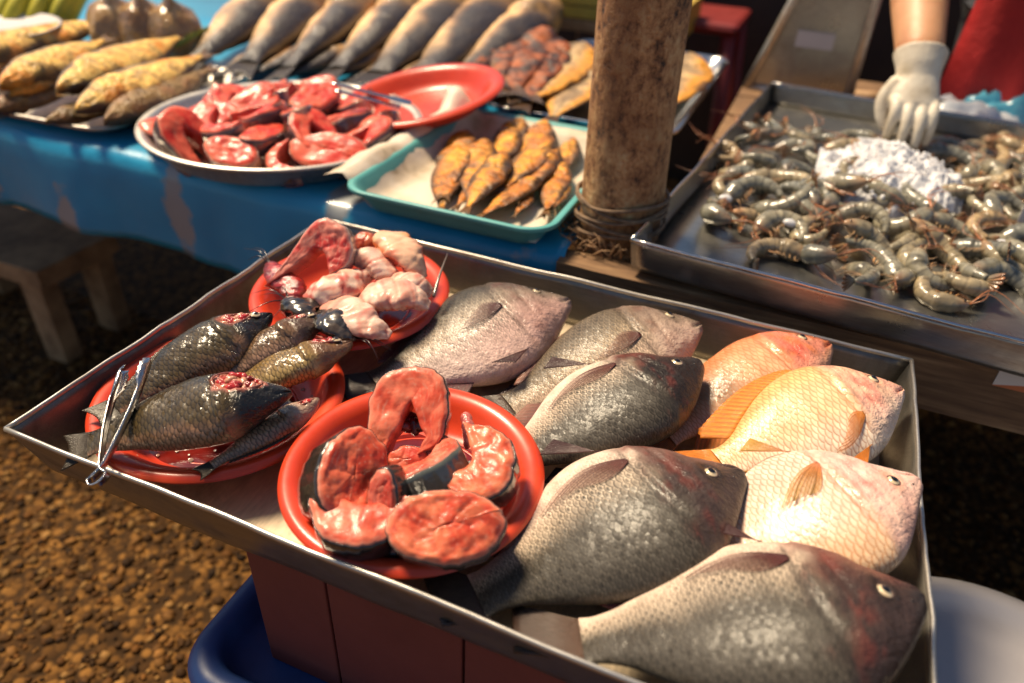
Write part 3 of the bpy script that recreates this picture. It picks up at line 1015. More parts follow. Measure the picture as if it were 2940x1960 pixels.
def pal_red(base=(0.80, 0.42, 0.13), belly=(0.85, 0.66, 0.44), back=(0.80, 0.33, 0.09), headc=(0.78, 0.28, 0.14), cheek=(0.75, 0.22, 0.15), patch=None, hk_=0.8):
    def c(f, t, sn, cs, p):
        k = sn + 0.16 * fbm(p, 20)
        col = mix(belly, base, sm(-0.8, 0.0, k))
        col = mix(col, back, sm(0.2, 0.85, k))
        hk = (1 - sm(0.28, 0.33, t + 0.02 * sn))
        hc = mix(headc, cheek, sm(.0, .5, fbm(p, 45) + .25))
        hc = mix(hc, belly, (1 - sm(-.9, -.35, sn)) * .6)
        col = mix(col, hc, hk * hk_)
        ed = math.hypot((t - .13) / .034, (sn - f.eye_s) / .34)
        col = mix(col, (.80, .36, .22), .5 * (1 - sm(.8, 1.4, ed)))
        col = mix(col, (.25, .05, .03), .8 * math.exp(-((sn + .30 + 1.2 * t) / .09) ** 2) * (1 - sm(.05, .085, t)))
        blood = math.exp(-((t - .235) / .05) ** 2 - ((sn + .10) / .4) ** 2)
        col = mix(col, (0.62, 0.06, 0.05), blood * 0.7 * sm(-.2, .35, fbm(p, 70)))
        if patch:
            d = math.exp(-((t - patch[0]) / patch[2]) ** 2 - ((sn - patch[1]) / patch[3]) ** 2)
            col = mix(col, (0.10, 0.10, 0.075), d * .8)
        col = mix(col, (0.35, 0.07, 0.03), 0.6 * math.exp(-((t - (.306 - .02 * max(0, sn) + .03 * (1 - sn * sn))) / .006) ** 2) * (1 - sm(.6, .85, abs(sn))))
        return (*col, sm(0.275, 0.32, t + 0.02 * sn))
    return c


GT = 'grey tilapia in the front tray'
RT = 'red tilapia in the front tray'
NOD = ('pect', 'pelv', 'anal', 'tail')
tilapia('grey tilapia beside the catfish plate, pale pink belly towards the camera', at(1634, 866, .690), at(1095, 1100, .668), -1, R(4), pal_grey(0.75, belly=(.84, .64, .55), headc=(.13, .085, .07), cheek=(.46, .26, .22), rosy=.4, bshift=-.15), M['tilapia'],
        depth=1.28, width=1.12, group=GT, fincol=((.09, .03, .04), (.34, .2, .17)), pect=(.325, -.05, .20), pelv_up=.9, dors_h=.04, eye_r=.0052)
tilapia('grey spotted tilapia half hidden behind the dark-headed one', at(2008, 935, .694), at(1480, 1165, .668), -1, R(8), pal_grey(0.7, belly=(.72, .54, .40), headc=(.26, .18, .15), cheek=(.5, .34, .28), mid=(.46, .34, .22), back=(.20, .15, .10), bshift=-.1), M['tilapia'],
        depth=1.12, width=1.1, group=GT, pect=(.325, -.15, .2), dors_h=.03, eye_r=.0058)
tilapia('dark-headed grey tilapia in the middle of the tray', at(2018, 1048, .715), at(1455, 1330, .680), 1, R(8), pal_grey(headc=(.022, .016, .014), cheek=(.10, .035, .026), bshift=.12), M['tilapia'],
        depth=1.16, width=1.1, group=GT, fins=NOD, pect=(.325, -.36, .30), eye_s=.10, eye_r=.0058)
tilapia('pink-orange tilapia with grey side patch against the tray back', at(2378, 990, .700), at(1925, 1245, .668), -1, R(6), pal_red(base=(.74, .40, .22), belly=(.78, .52, .36), back=(.72, .26, .12), headc=(.72, .16, .05), patch=(.62, .1, .09, .6)), M['redfish'],
        depth=.98, width=1.05, group=RT, fins=('dors', 'tail', 'anal'), fincol=((.7, .22, .06), (.75, .26, .06)), dors_h=.03, eye_r=.0054)
tilapia('yellow-orange tilapia with bright orange fins', at(2585, 1118, .716), at(2085, 1330, .690), -1, R(10), pal_red(base=(.86, .60, .35), belly=(.90, .76, .60), back=(.83, .47, .19), headc=(.80, .46, .33), cheek=(.78, .38, .30)), M['redfish'],
        depth=1.18, width=1.04, group=RT, fincol=((.86, .30, .05), (.90, .26, .02)), pect=(.31, -.45, .20), pect_ang=-.30, dors_h=.10, pelv_up=.3, eye_r=.0053)
tilapia('dark grey tilapia with red-brown fin next to the steak plate', at(2142, 1356, .718), at(1385, 1690, .676), 1, R(7), pal_grey(headc=(.055, .036, .032), cheek=(.20, .11, .09), belly=(.86, .67, .55), bshift=.12), M['tilapia'],
        depth=1.36, width=1.16, group=GT, fins=NOD, pect=(.325, -.40, .30), eye_s=.10, eye_r=.0058, sag=.12, tail_to=at(1225, 1690, .664))
tilapia('pale pink plump tilapia with yellow pectoral fin at the tray wall', at(2645, 1388, .726), at(2010, 1605, .684), 1, R(3), pal_red(base=(.76, .57, .45), belly=(.77, .62, .52), back=(.78, .55, .35), headc=(.84, .52, .44), cheek=(.82, .45, .40), hk_=.7), M['redfish'],
        depth=1.44, width=1.16, group=RT, fins=NOD, fincol=((.80, .26, .12), (.86, .50, .08)), pect=(.325, -.42, .25), pect_ang=.55, dors_h=.06, eye_s=.10, eye_r=.0052)
tilapia('large grey tilapia nearest the camera, cut by the picture edge', at(2660, 1715, .730), at(1690, 1815, .694), 1, R(10), pal_grey(headc=(.05, .03, .026), cheek=(.17, .065, .05), belly=(.84, .65, .52), bshift=.12), M['tilapia'],
        depth=1.16, width=1.14, group=GT, fins=NOD, pect=(.325, -.40, .27), fincol=((.10, .018, .02), (.26, .10, .07)), eye_s=.10, eye_r=.0058, sag=.1, tail_to=at(1470, 1800, .668), tail_w=.3, kt=1.12, kb=1.1, tailcol=((.13, .075, .05), (.06, .03, .022)))


# =================================================================== DARK SCALED FISH ON THE FIRST PLATE
def pal_olive(base=(0.085, 0.058, 0.022), back=(0.024, 0.018, 0.010), belly=(0.34, 0.18, 0.10), headc=(0.015, 0.014, 0.013), wt=0.2, ws=0.35, wr=0.075, wet=0.0):
    def c(f, t, sn, cs, p):
        k = sn + 0.2 * fbm(p, 26)
        col = mix(belly, base, sm(-0.95, -0.45, k))
        col = mix(col, back, sm(0.35, 0.95, k))
        col = mix(col, headc, 1 - sm(.20, .27, t))
        d = math.hypot((t - wt) / wr, (sn - ws) / (wr * 4.6)) + .22 * fbm(p, 90)
        if cs > 0:
            col = mix(col, (0.50, 0.16, 0.10), 1 - sm(0.85, 1.15, d))
            col = mix(col, (0.42, 0.025, 0.018), 1 - sm(0.55, 0.85, d))
        return (*col, sm(0.24, 0.3, t) * sm(.9, 1.3, d))
    return c


def gutted(label, nose, tail, dsign, roll, pal_kw, shape=SLIM, depth=1.0, width=1.0, seed=1, eye=True, skin='olive', tailc=((.035, .022, .010), (.055, .036, .016)), sag=0.0, wl=14):
    f = Fish(shape, nose, tail, dsign, roll, depth, width, sag)
    root = empty('scaled_fish', nose, label, 'fish', 'dark scaled fish on the red plate')
    wt, ws, wr = pal_kw.get('wt', .2), pal_kw.get('ws', .35), pal_kw.get('wr', .075)
    pal = pal_olive(**pal_kw)
    f.dent = (wt, ws, wr, .028)
    f.body(root, M[skin], lambda t, sn, cs, p: pal(f, t, sn, cs, p), lump=0.0022, seed=seed)
    rnd = random.Random(seed)
    # torn gill opening: red lobes and pale flaps
    for k in range(wl):
        a, q = rnd.uniform(0, 6.28), rnd.uniform(0, .75) ** .7
        t = wt + wr * q * math.cos(a); sn = max(-.95, min(.97, ws + wr * 4.2 * q * math.sin(a)))
        c = f.surf(t, math.asin(sn), -0.0035)
        d = (f.e1 * rnd.uniform(-1, 1) + f.d * rnd.uniform(-1, 1)).normalized()
        r = rnd.uniform(.0013, .0036)
        pts = [c + d * (x * r * 2.0) + f.n * (r * .9 * (1 - x * x) ) for x in (-1, -.7, -.35, 0, .35, .7, 1)]
        red = rnd.random() < .62
        cc = (rnd.uniform(.32, .55), .02, .015) if red else (.62, rnd.uniform(.24, .34), .18)
        m = MB(); tube(m, pts, [r * .25, r * .7, r * .95, r, r * .95, r * .7, r * .2], 8, f.n, colf=lambda u, b: cc, disp=lambda u, b, p: 1 + .25 * fbm(p, 300))
        m.build('gill_lobe', M['gut'], root)
    # pale skin flap round the opening
    m = MB()
    pts = []
    for k in range(27):
        a = 2 * math.pi * k / 26
        t = wt + wr * (.92 + .12 * fbm((k * .5, seed, 0))) * math.cos(a); sn = max(-.97, min(.985, ws + wr * 4.4 * .95 * math.sin(a)))
        pts.append(f.surf(t, math.asin(sn), .0012))
    tube(m, pts, [((.0007 + .0014 * abs(fbm((k * .7, seed, 2)))), (.0006 + .002 * abs(fbm((k * .9, seed, 5))))) for k in range(27)], 7, f.n, colf=lambda u, b: mix((.5, .2, .13), (.2, .05, .04), .5 + fbm((u * 9, b, seed))))
    m.build('skin_flap', M['gut'], root)
    if eye: f.eye(root, .088, math.asin(.22), .0052)
    roots, tips = [], []
    tp, bt = cr(f.sh['top'], .87) * f.kd, cr(f.sh['bot'], .87) * f.kd
    for k in range(9):
        x = k / 8
        dd = bt + (tp - bt) * x
        roots.append(f.place(.866, dd, 0)); tips.append(f.place(1.0 - .03 * math.sin(x * math.pi), dd * 1.45, .0))
    f.sheet('tail_fin', root, M['fin'], roots, tips, *tailc, 14, 7)
    roots, tips = [], []
    for k in range(11):
        x = k / 10
        a = f.surf(.30 + .46 * x, math.pi / 2) - f.d * .004 * f.L
        h = .045 * (1 - .4 * x)
        roots.append(a); tips.append(a + (f.e1 * h * 1.5 + f.d * h * .5) * f.L)
    f.sheet('dorsal_fin', root, M['fin'], roots, tips, *tailc, 16, 5)
    return root


gutted('dark wet scaled fish lying at the far side of the plate behind the tongs', at(782, 905, .722), at(345, 1165, .698), -1, R(12), dict(wt=.19, ws=.30, wr=.085), depth=1.35, width=1.2, seed=2, wl=26)
gutted('small brown scaled fish squeezed between the dark fish and the catfish plate', at(935, 905, .720), at(575, 1120, .692), -1, R(0), dict(base=(.16, .09, .045), belly=(.42, .25, .17), back=(.07, .045, .025), wt=.15, ws=.35, wr=.07, headc=(.10, .06, .04)), depth=1.05, width=1.1, seed=5)
gutted('yellowish scaled fish with red cut gills at the plate edge', at(1012, 985, .718), at(600, 1150, .698), -1, R(-4), dict(base=(.26, .16, .05), belly=(.40, .28, .11), back=(.12, .08, .03), wt=.14, ws=.30, wr=.08, headc=(.16, .08, .04)), depth=1.05, width=1.1, seed=8)
gutted('small pale-bellied fish at the near edge of the plate', at(918, 1150, .706), at(615, 1330, .692), 1, R(-6), dict(base=(.34, .21, .12), belly=(.55, .36, .26), back=(.20, .12, .07), wt=.10, ws=-.2, wr=.06, headc=(.4, .27, .2)), depth=.95, width=.9, seed=11, eye=False, wl=7)
gutted('large dark wet fish in front with torn red gill under the tongs', at(835, 1120, .733), at(262, 1268, .706), -1, R(16), dict(wt=.21, ws=.45, wr=.11), depth=1.4, width=1.25, seed=4, sag=.1, wl=38, eye=False)


# ------------------------------------------------------------------ tongs
def tongs(name, label, bow, a_tip, b_tip, mat, wid=.0085, spread_up=.006):
    bow, a_tip, b_tip = Vector(bow), Vector(a_tip), Vector(b_tip)
    root = empty(name, bow, label, 'tongs')
    mid = ((a_tip + b_tip) / 2 - bow).normalized()
    for tip, sg in ((a_tip, 1), (b_tip, -1)):
        ax = (tip - bow).normalized()
        side = (a_tip - b_tip).normalized() * sg
        up = ax.cross(side).normalized()
        n = 40
        P = []
        L = (tip - bow).length
        for i in range(n + 1):
            f = i / n
            p = bow + ax * (L * f) + side * (0.007 * math.sin(min(1, f / .10) * math.pi / 2) - .007 + .004 * math.sin(f * math.pi))
            w = wid * (.62 + .25 * f) if f < .72 else wid * (.8 + .55 * sm(.72, .86, f)) * (1 - .45 * sm(.93, 1.0, f))
            row = []
            for j in range(7):
                v = (j / 6 - .5) * 2
                tooth = 0.0016 * (1 if (i % 2) else 0) * (abs(v) > .9) * (f > .78) * -1
                row.append(p + up * (v * (w / 2 + tooth * 1)) + side * (.0016 * v * v * -1 - (.0045 * abs(v) ** 3 * sm(.7, .85, f))))
            P.append(row)
        m = MB(); m.grid(P)
        m.build('arm', mat, root, solid=.0011)
    # spring bow
    m = MB()
    side = (a_tip - b_tip).normalized()
    up = mid.cross(side).normalized()
    P = []
    for i in range(25):
        a = math.pi * (-.5 + i / 24)
        p = bow + side * (.0075 * math.sin(a)) - mid * (.0085 * math.cos(a)) + mid * .001
        P.append([p + up * ((j / 4 - .5) * wid * .64) for j in range(5)])
    m.grid(P)
    m.build('spring_bow', mat, root, solid=.0011)
    return root


tongs('steel_tongs', 'steel tongs with toothed tips resting over the fish and tray rim', at(282, 1372, .712), at(345, 1062, .742), at(435, 1030, .748), M['chrome'], wid=.0125)


# =================================================================== STEAKS
def steak(name, label, outer, inner, th, mtx, pal, skinc, seed=0, group=None, skin_lip=.001, closed=False, lumps=.0035, cat='fish steak', mat='flesh', nv=20, nu=84, skin_range=(0, 1)):
    """Slab between an outer and an inner outline (2D, metres) with skin round its outside. mtx places it."""
    root = empty(name, (0, 0, 0), label, cat, group)
    def samp(pts, f):
        x = f * (len(pts) - 1)
        return Vector((cr([(i, p[0]) for i, p in enumerate(pts)], x), cr([(i, p[1]) for i, p in enumerate(pts)], x)))
    S = Vector((seed * 3.1, 0, 0))
    m = MB()
    rows, C, U = [], [], []
    out_t, out_b = [], []
    for i in range(nu + 1):
        f = i / nu
        a, b = samp(outer, f), samp(inner, f)
        jag = .0022 * fbm((a.x * 55, a.y * 55, seed * 1.7), 1, 3) + .0012 * fbm((a.x * 160, a.y * 160, seed), 1, 2)
        a = a + (a - b).normalized() * jag if (a - b).length > 1e-5 else a
        row, cc, uu = [], [], []
        for side in (1, -1):
            rng = range(nv + 1) if side > 0 else range(nv, -1, -1)
            for j in rng:
                g = j / nv
                q = a + (b - a) * g
                vd = noise.voronoi(Vector((q.x * 46, q.y * 46, seed * 2.3 + side)) + .5 * noise.noise_vector(Vector((q.x * 60, q.y * 60, seed))))[0]
                lump = min(1, (vd[1] - vd[0]) * 2.2) ** .6 + .35 * fbm(Vector((q.x, q.y, side)) + S, 140, 3)
                edge = sm(-.02, .16, g) * (1 if closed else (1 - .6 * sm(.92, 1.0, g)))
                z = side * (th / 2 + lumps * (.2 * edge + .45 * lump * edge) - .0012 * (1 - edge)) + .0025 * fbm(Vector((q.x, q.y, 0)) + S, 26)
                row.append(Vector((q.x, q.y, z)))
                cc.append(pal(f, g, q, side, lump)); uu.append((f * .18, g * .04))
        rows.append(row); C.append(cc); U.append(uu)
        out_t.append((row[0], a, b)); out_b.append(row[-1])
    m.grid([[mtx @ p for p in r] for r in rows], C, U, close_v=True)
    nvv = len(rows[0])
    m.f.append(tuple(range(nvv))); m.f.append(tuple(range(nu * nvv, (nu + 1) * nvv))[::-1])
    fl = m.build('flesh', M[mat], root)
    if closed and nv > 12:
        for side in (1,):
            c0_ = Vector((samp(inner, 0).x * .2, samp(inner, 0).y * .2, 0)) + Vector((0, .006, 0))
            zz_ = th / 2 + lumps * .35
            mm_ = MB()
            tube(mm_, [mtx @ (c0_ + Vector((0, 0, zz_ + z_))) for z_ in (-.003, .0002, .0008, .0009)], [.0036, .0034, .0026, .0006], 12, up=Vector((.3, .9, .1)), colf=lambda u, a: (.56, .16, .11), disp=lambda u, a, p: 1 + .3 * fbm(p, 300))
            mm_.build('backbone', M['flesh'], fl)
    # skin band, slightly proud of the flesh
    m = MB()
    P, C = [], []
    i0, i1 = int(skin_range[0] * nu), int(skin_range[1] * nu)
    for i in range(i0, i1 + 1):
        t, a, b = out_t[i]
        bt = out_b[i]
        d = (a - b)
        d = d.normalized() if d.length > 1e-6 else Vector((1, 0))
        d3 = Vector((d.x, d.y, 0))
        row, cc = [], []
        for j in range(7):
            g = j / 6
            p = t * (1 - g) + bt * g + d3 * (.0004 + .0010 * math.sin(math.pi * g))
            p.z += (-.0006 if j == 0 else .0006 if j == 6 else 0)
            row.append(mtx @ p)
            cc.append(skinc(i / nu, g))
        P.append(row); C.append(cc)
    m.grid(P, C)
    m.build('skin', M['skin_dark'], root, solid=.0007)
    return root


def pal_steak(base=(.66, .10, .05), pale=(.78, .24, .14), dark=(.36, .03, .025), rim=(.72, .40, .30), grain=1.0):
    def c(f, g, q, side, lump):
        k = .5 + .9 * fbm((q.x * 40, q.y * 40, side), 1, 3)
        col = mix(base, pale, sm(.15, .8, k))
        col = mix(col, dark, .38 * (1 - sm(.10, .4, lump)))
        col = mix(col, pale, .5 * sm(.35, .8, fbm((q.x * 190, q.y * 60, side + 7), 1, 3) + .3))
        col = mix(col, dark, .5 * sm(.8, 1.0, g) * (.4 + fbm((f * 12, g * 3, 2))))
        ring = abs(math.sin(g * 17 + 5 * fbm((q.x * 26, q.y * 26, side + 3), 1, 2)))
        col = mix(col, rim, .42 * (1 - sm(.0, .22, ring)))
        col = mix(col, dark, .35 * sm(.1, .5, fbm((q.x * 90, q.y * 90, side + 11), 1, 3)))
        col = mix(col, rim, .6 * (1 - sm(.02, .07, g)))
        if abs(side) < 0: col = dark
        return col
    return c


def skin_cols(top=(.035, .03, .028), bot=(.30, .24, .2)):
    return lambda f, g: mix(bot, top, sm(.0, .35, math.sin(math.pi * f)))


def frame(loc, right, normal):
    """Matrix with local x = right (projected), z = normal."""
    n = Vector(normal).normalized()
    r = Vector(right); r = (r - n * r.dot(n)).normalized()
    u = n.cross(r)
    return Matrix((( r.x, u.x, n.x, loc[0]), (r.y, u.y, n.y, loc[1]), (r.z, u.z, n.z, loc[2]), (0, 0, 0, 1)))


def oval(w, h, n=16, pin=.0, sk=0.0, a0=-90):
    out = []
    for i in range(n + 1):
        a = R(a0 + 360 * i / n)
        k = 1 - pin * max(0, math.sin(a)) ** 2
        out.append((w * math.cos(a) * k + sk * math.sin(a), h * math.sin(a)))
    return out


def medial(w, h, n=16, a0=-90):
    return [(w * math.cos(R(a0 + 360 * i / n)) , h * math.sin(R(a0 + 360 * i / n))) for i in range(n + 1)]


CAMR = C2W @ Vector((1, 0, 0)); CAMU = C2W @ Vector((0, 1, 0)); CAMB = C2W @ Vector((0, 0, 1))
XH = Vector((CAMR.x, CAMR.y, 0)).normalized()      # level direction running to the right as one stands at the tray
YH = Vector((-XH.y, XH.x, 0))
ZU = Vector((0, 0, 1))
FS = 'raw fish steaks on the red plate'
# horseshoe steak standing against the others at the back of the plate
HK = .72
ho = [(-.021, -.034), (-.033, -.030), (-.038, -.018), (-.037, .0), (-.034, .016), (-.027, .031), (-.013, .041), (.004, .043), (.019, .040), (.030, .030), (.034, .014), (.034, -.004), (.030, -.018), (.022, -.030), (.008, -.036)]
hi = [(-.021, -.034), (-.018, -.026), (-.016, -.020), (-.013, -.011), (-.009, -.002), (-.004, .006), (-.001, .010), (.001, .011), (.003, .010), (.006, .004), (.010, -.003), (.014, -.012), (.015, -.020), (.012, -.026), (.008, -.036)]
steak('fish_steak', 'horseshoe-shaped pink fish steak standing at the back of the plate', ho, [(x * (HK if 2 < i < 12 else 1), y) for i, (x, y) in enumerate(hi)], .030,
      frame(at(1183, 1195, .738), XH + YH * .05, -YH * .62 + ZU * .72 - XH * .05), pal_steak((.68, .10, .05), (.80, .22, .13), (.42, .022, .016)), skin_cols(), 1, FS, lumps=.0022)
# dark gut inside it
m = MB()
root = empty('fish_gut', at(1190, 1225, .722), 'dark red gut lying in the opening of the horseshoe steak', 'fish gut')
rnd = random.Random(12)
for k in range(9):
    c = at(1190 + rnd.uniform(-40, 45), 1225 + rnd.uniform(-30, 22), .724)
    d = Vector((rnd.uniform(-1, 1), rnd.uniform(-.6, .6), rnd.uniform(-.2, .5))).normalized() * .008
    cc = [(.05, .008, .008), (.13, .012, .01), (.02, .006, .006)][k % 3]
    mm = MB(); tube(mm, bez([c - d, c + Vector((0, 0, .004)), c + d], 8), [.002, .0045, .0058, .006, .0058, .005, .004, .0015], 10, colf=lambda u, a: cc, disp=lambda u, a, p: 1 + .3 * fbm(p, 220))
    mm.build('gut_piece', M['gut'], root)
# left oval steak
steak('fish_steak', 'oval pink fish steak at the left of the plate with dark glossy skin', oval(.031, .039, sk=.006), medial(.0002, .006), .042,
      frame(at(985, 1368, .724), XH * .9 + YH * .25 - ZU * .3, -YH * .40 + ZU * .72 + XH * .58), pal_steak((.58, .06, .03), (.72, .17, .09), (.34, .02, .015)), skin_cols((.03, .022, .016), (.06, .04, .03)), 2, FS, lumps=.0045, closed=True)
# bottom left kidney-shaped steak
steak('fish_steak', 'kidney-shaped pink steak at the near left of the plate', [(-.042, .030), (-.044, .012), (-.038, -.010), (-.026, -.027), (-.008, -.034), (.012, -.033), (.028, -.022), (.038, -.008), (.040, .006), (.033, .012)],
      [(-.042, .030), (-.030, .022), (-.024, .014), (-.016, .006), (-.006, .002), (.004, .002), (.013, .004), (.021, .008), (.028, .011), (.033, .012)], .030,
      frame(at(1045, 1478, .716), XH * .98 - YH * .05, -YH * .22 + ZU * .97), pal_steak((.66, .095, .05), (.80, .22, .13)), skin_cols((.03, .026, .026), (.05, .04, .04)), 3, FS, lumps=.002)
# centre piece with grey skin, lying on its side
steak('fish_steak', 'thick steak in the middle of the plate showing blue-grey skin', [(-.030, -.020), (-.034, -.004), (-.030, .012), (-.018, .022), (.0, .025), (.018, .022), (.030, .012), (.034, -.002), (.030, -.016)],
      [(-.030, -.020), (-.022, -.012), (-.016, -.004), (-.008, .002), (.0, .004), (.009, .002), (.017, -.003), (.023, -.009), (.030, -.016)], .034,
      frame(at(1235, 1362, .716), -(XH * .82 + YH * .58), -XH * .42 + YH * .30 + ZU * .85), pal_steak((.66, .09, .05), (.76, .22, .14)), skin_cols((.085, .095, .085), (.12, .12, .10)), 4, FS)
# small red chunk in the centre
steak('fish_chunk', 'small red chunk of fish in the middle between the steaks', oval(.013, .020, 12), medial(.0002, .003, 12), .026,
      frame(at(1118, 1415, .728), XH, -YH * .7 + ZU * .5 - XH * .3), pal_steak((.58, .07, .045), (.68, .18, .12)), skin_cols((.04, .035, .035), (.08, .06, .055)), 5, None, lumps=.003, closed=True, cat='fish chunk')
# right steak
steak('fish_steak', 'ragged pink steak at the right side of the plate with a dark fin', [(-.020, .034), (.004, .033), (.024, .024), (.034, .008), (.034, -.012), (.024, -.028), (.006, -.034), (-.014, -.030), (-.032, -.018)],
      [(-.020, .034), (-.013, .022), (-.008, .012), (-.004, .004), (-.004, -.003), (-.008, -.008), (-.014, -.011), (-.022, -.013), (-.032, -.018)], .030,
      frame(at(1375, 1340, .722), XH * .95 - YH * .2, -YH * .35 + ZU * .9 - XH * .22), pal_steak((.66, .11, .05), (.80, .25, .13)), skin_cols((.04, .034, .03), (.08, .06, .05)), 6, FS, lumps=.003)
# bottom right oval steak
steak('fish_steak', 'thick oval steak at the near right of the plate', oval(.044, .030, sk=-.012, a0=0), medial(.006, .0002, a0=0), .034,
      frame(at(1282, 1520, .718), XH * .93 + YH * .36, -YH * .5 + ZU * .85), pal_steak((.64, .085, .042), (.78, .22, .11)), skin_cols((.13, .09, .07), (.2, .12, .1)), 7, FS, lumps=.0045, closed=True)


# =================================================================== CATFISH PIECES
def pale_pal(seed, blood=.5, base=(.72, .44, .34), pale=(.84, .66, .55), skin=None, red_end=True):
    def c(u, a):
        k = fbm((u * 3 + seed, math.cos(a) * 1.2, math.sin(a) * 1.2), 1.4, 3)
        col = mix(base, pale, sm(-.3, .35, k))
        col = mix(col, (.55, .05, .04), blood * sm(.0, .45, fbm((u * 5 + seed * 2, math.cos(a), math.sin(a) + 4), 1.6, 3)))
        col = mix(col, (.52, .06, .05), .5 * math.exp(-(((u * 3.5 + .3 * math.sin(a + seed)) % 1.0 - .5) / .07) ** 2))
        if red_end: col = mix(col, (.50, .03, .025), .85 * (1 - sm(.0, .14, u)))
        if skin is not None:
            col = mix(col, skin, sm(-.1, -.5, math.sin(a)))
        return col
    return c


def cat_piece(label, pts, rads, seed, pal, segs=4, name='catfish_piece', mat='flesh', whiskers=0, flat=.62, wc=(.03, .02, .018)):
    root = empty(name, pts[0], label, 'catfish piece', 'catfish pieces on the red plate')
    n = 64
    P = bez([Vector(p) for p in pts], n)
    Rr = [1.16 * cr([(i / (len(rads) - 1), r) for i, r in enumerate(rads)], k / (n - 1)) for k in range(n)]
    m = MB()
    tube(m, P, Rr, 40, colf=pal, flat=flat, disp=lambda u, a, p: 1 + .07 * abs(math.sin(u * math.pi * segs + .4 * math.sin(a * 2))) ** .7 - .03 + .24 * fbm(p + Vector((seed + .012 * math.cos(a), .012 * math.sin(a), 0)), 60, 4) + .10 * math.cos(3 * a + seed) - .09 * math.exp(-(((u * (segs + .5) + .3 * math.sin(a + seed)) % 1.0 - .5) / .06) ** 2))
    m.build('body', M[mat], root)
    rnd = random.Random(seed)
    t = (P[0] - P[3]).normalized()
    for k in range(whiskers):
        d = (t + Vector((rnd.uniform(-.9, .9), rnd.uniform(-.9, .9), rnd.uniform(-.1, .5)))).normalized()
        ln = rnd.uniform(.03, .055)
        mm = MB()
        q = [P[1], P[1] + d * ln * .5 + Vector((0, 0, .006)), P[1] + d * ln + Vector((rnd.uniform(-.01, .01), rnd.uniform(-.01, .01), -.004))]
        tube(mm, bez(q, 12), [.0011 * (1 - .85 * i / 11) for i in range(12)], 6, colf=lambda u, a: wc)
        mm.build('whisker', M['skin_dark'], root)
    return root


# upright red cut head at the far left
steak('catfish_piece', 'split catfish head with red raw cut face at the back of the plate', [(-0.0550, -0.0375), (-0.0375, -0.0150), (-0.0225, 0.0075), (-0.0075, 0.0325), (0.0050, 0.0450), (0.0225, 0.0450), (0.0400, 0.0325), (0.0475, 0.0100), (0.0425, -0.0100), (0.0250, -0.0225)],
      [(-0.0550, -0.0375), (-0.0350, -0.0250), (-0.0200, -0.0125), (-0.0075, -0.0025), (0.0000, 0.0075), (0.0075, 0.0100), (0.0137, 0.0075), (0.0187, 0.0000), (0.0213, -0.0100), (0.0250, -0.0225)], .030,
      frame(at(905, 742, .742), XH, -YH * .75 + ZU * .6 - XH * .1), pal_steak((.58, .05, .045), (.70, .26, .2), (.30, .015, .015), (.74, .5, .42)), lambda f, g: mix((.62, .42, .36), (.05, .035, .03), g), 21, None, lumps=.004, cat='catfish piece')
cat_piece('pale scored catfish chunk in the middle of the plate, streaked with blood', [at(875, 862, .720), at(950, 830, .730), at(1020, 800, .728), at(1072, 790, .722)], [.008, .019, .020, .013, .004], 2, pale_pal(2, .75), 3, whiskers=2)
cat_piece('pale pink catfish chunk pointing at the tray corner', [at(1010, 735, .732), at(1065, 745, .738), at(1115, 780, .732), at(1150, 800, .722)], [.008, .017, .018, .012, .004], 3, pale_pal(3, .35), 3)
cat_piece('orange and red catfish chunk with roe at the back of the plate', [at(1095, 670, .742), at(1125, 700, .748), at(1170, 740, .745), at(1215, 800, .726)], [.006, .018, .020, .016, .006], 4,
          lambda u, a: mix(mix((.72, .34, .12), (.66, .12, .08), sm(.25, .7, u)), (.80, .52, .36), sm(.2, .9, math.sin(a) + .4 * fbm((u * 6, a, 2)))), 3)
cat_piece('pale catfish chunk at the right rim of the plate with a dark barb', [at(1020, 870, .716), at(1090, 850, .728), at(1170, 850, .730), at(1232, 880, .718)], [.006, .018, .022, .017, .006], 5, pale_pal(5, .3), 4, whiskers=1)
cat_piece('pale catfish chunk at the near rim of the plate', [at(915, 835, .712), at(985, 890, .720), at(1050, 930, .722), at(1120, 965, .712)], [.006, .016, .020, .016, .005], 6, pale_pal(6, .35, skin=(.05, .04, .035)), 4)
cat_piece('broad pale catfish chunk under the roe piece', [at(1120, 800, .722), at(1180, 820, .728), at(1240, 840, .722)], [.008, .017, .017, .006], 8, pale_pal(8, .45), 3)
DK = lambda u, a: mix((.018, .016, .016), (.07, .05, .035), sm(.2, .9, fbm((u * 6, math.cos(a) * 2, math.sin(a) * 2), 1, 3) + .4))
cat_piece('glossy black catfish head with whiskers beside the dark scaled fish', [at(825, 862, .716), at(850, 880, .722), at(885, 905, .722), at(925, 925, .712)], [.006, .014, .016, .012, .005], 9, DK, 2, name='catfish_piece', mat='skin_dark', whiskers=5)
cat_piece('black catfish head with whiskers hanging over the near plate rim', [at(1025, 970, .712), at(990, 950, .718), at(950, 920, .722), at(910, 900, .716)], [.006, .012, .016, .015, .006], 10, DK, 2, name='catfish_piece', mat='skin_dark', whiskers=5)
cat_piece('dark red offcut under the split head at the left rim', [at(775, 760, .716), at(800, 790, .720), at(850, 830, .718), at(880, 850, .712)], [.006, .012, .014, .012, .005], 13,
          lambda u, a: mix((.20, .015, .012), (.42, .03, .025), sm(-.3, .4, fbm((u * 6, a, 1)))), 2, name='fish_offcut', mat='gut', whiskers=3)
cat_piece('red offcut at the back rim of the catfish plate', [at(1010, 700, .726), at(1050, 690, .732), at(1085, 700, .726)], [.006, .013, .013, .006], 14,
          lambda u, a: mix((.42, .06, .02), (.58, .14, .05), sm(-.3, .4, fbm((u * 6, a, 1)))), 2, name='fish_offcut', mat='gut')
